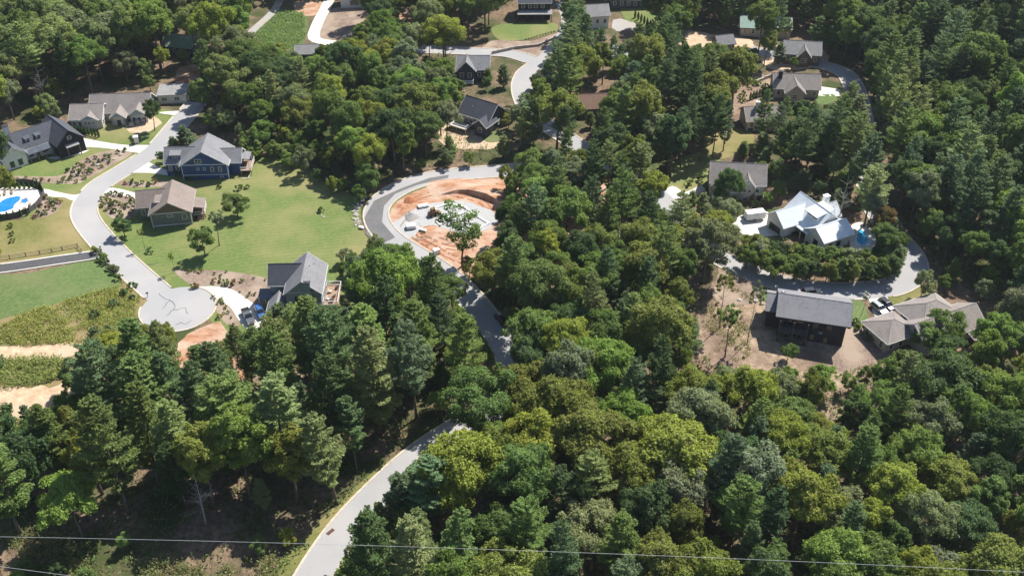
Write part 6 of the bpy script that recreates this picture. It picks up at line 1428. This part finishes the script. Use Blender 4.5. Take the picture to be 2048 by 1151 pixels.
ground_cover('undergrowth', 'dark undergrowth on the floor of the middle woods', [[(920, 560), (1000, 500), (1160, 420), (1300, 400), (1440, 520), (1400, 640), (1100, 690), (1040, 690)], [(380, 100), (900, 100), (1000, 320), (760, 370), (640, 350), (500, 280), (400, 240)]], 22000, .1, 1.3, .5, (.085, .125, .04), 26, clump=-.3)
ground_cover('undergrowth', 'shrubby growth on the loop road island and pine hill', [[(1480, 480), (1560, 475), (1700, 508), (1790, 490), (1800, 530), (1750, 552), (1650, 550), (1560, 540), (1480, 515)], [(1750, 200), (2100, 100), (2100, 640), (1880, 560), (1800, 430)], [(1540, 340), (1720, 330), (1730, 430), (1640, 395), (1560, 385)]], 20000, .1, 1.6, .5, (.09, .135, .045), 27, clump=-.4)

# labels for the woods: what grows beside which thing one can find
MARK = [('the grey house by the turning circle', G(600, 620)), ('the blue house', G(400, 340)), ('the olive house', G(340, 430)), ('the cream house', G(240, 230)), ('the black roofed farmhouse', G(80, 290)),
 ('the charcoal house', G(1620, 660)), ('the hip roofed house', G(1880, 650)), ('the white roofed house', G(1630, 460)), ('the beige house', G(1470, 380)), ('the dark hillside house', G(960, 255)),
 ('the slate roofed house', G(940, 150)), ('the black house', G(1065, 40)), ('the white driveway', G(640, 60)), ('the clay building plot', G(900, 450)), ('the terraced house', G(1580, 185)), ('the far ridge house', G(1600, 115)),
 ('the brown cabin', G(1190, 215)), ('the green roofed cabin', G(350, 90)), ('the turning circle', G(350, 620)), ('the bare sandy soil', G(60, 800)), ('the lower road', G(650, 1100)), ('the lower road bend', G(900, 865)),
 ('the grass bank', G(960, 650)), ('the loop road bend', G(1840, 545)), ('the far road bend', G(1725, 220)), ('the vine slope', G(555, 60)), ('the small shed house', G(610, 110)), ('the unfinished house', G(330, 195)),
 ('the parked dark car', G(1003, 645)), ('the dead white tree', G(395, 1010)), ('the large yellow green tree', G(1345, 960)), ('the silvery round tree', G(1520, 1010)), ('the straw clearing', G(1660, 830)), ('the pole line', G(1000, 1180)),
 ('the straw clearing in the lower wood', G(1660, 830)), ('the far barn', G(1450, 95)), ('the crossroads above the beige house', G(1200, 325)), ('the striped lawn', G(620, 350)), ('the upper lawn edge', G(560, 310)), ('the pale far forecourt', G(1250, 50))]
ORD = ['', 'second ', 'third ', 'fourth ', 'fifth ']
SIZE = {}
buck = {}
for t in TREES:
    if t[7]: continue
    x, y = t[0], t[1]; ds = sorted((math.hypot(x - b[0], y - b[1]), a) for a, b in MARK)
    t.append(ds[0]); word = 'tall ' if (t[3] > 22 and t[4] == 'pine') or (t[3] > 21 and t[4] == 'poplar') else ('low ' if t[3] < 5.5 else '')
    if word and WORDS[t[4]].startswith(word.strip()): word = ''
    t.append(word); buck.setdefault((t[4], t[5], word, ds[0][1]), []).append(t)
for (kind, tint, word, mark), ts in buck.items():
    ts.sort(key=lambda t: t[-2][0])
    for i, t in enumerate(ts):
        w = WORDS[kind].replace('narrow', 'narrow').replace('small ', '') if word else WORDS[kind]
        if i < 3:
            lb = f'{word}{tint} {w} close to {mark}' if len(ts) == 1 else f'{ORD[i]}{word}{tint} {w} out from {mark}'
            if len(ts) > 1 and i == 0: lb = f'first {word}{tint} {w} out from {mark}'
            tag(t[6], lb, 'tree', 'trees of the woods')
        else: tag(t[6], f'{word}{tint} {w} deep in the wood past {mark}', 'tree', f'{word}{tint} {NAMES[kind].replace("_", " ")}s past {mark}')

# summer air: thin even haze round the whole place, the sky outside it
hm, nt, pb, out = base_mat('summer_haze')
nt.nodes.remove(pb)
pv = nt.nodes.new('ShaderNodeVolumePrincipled'); pv.inputs['Color'].default_value = (.82, .90, 1.0, 1); pv.inputs['Density'].default_value = HAZE; pv.inputs['Anisotropy'].default_value = .2
nt.links.new(pv.outputs['Volume'], out.inputs['Volume'])
hb = MB().box(-3100, 3100, -650, 4100, -40, 175).build('haze', hm); tag(hb, 'thin bluish summer haze over the valley', 'haze', None, 'stuff')
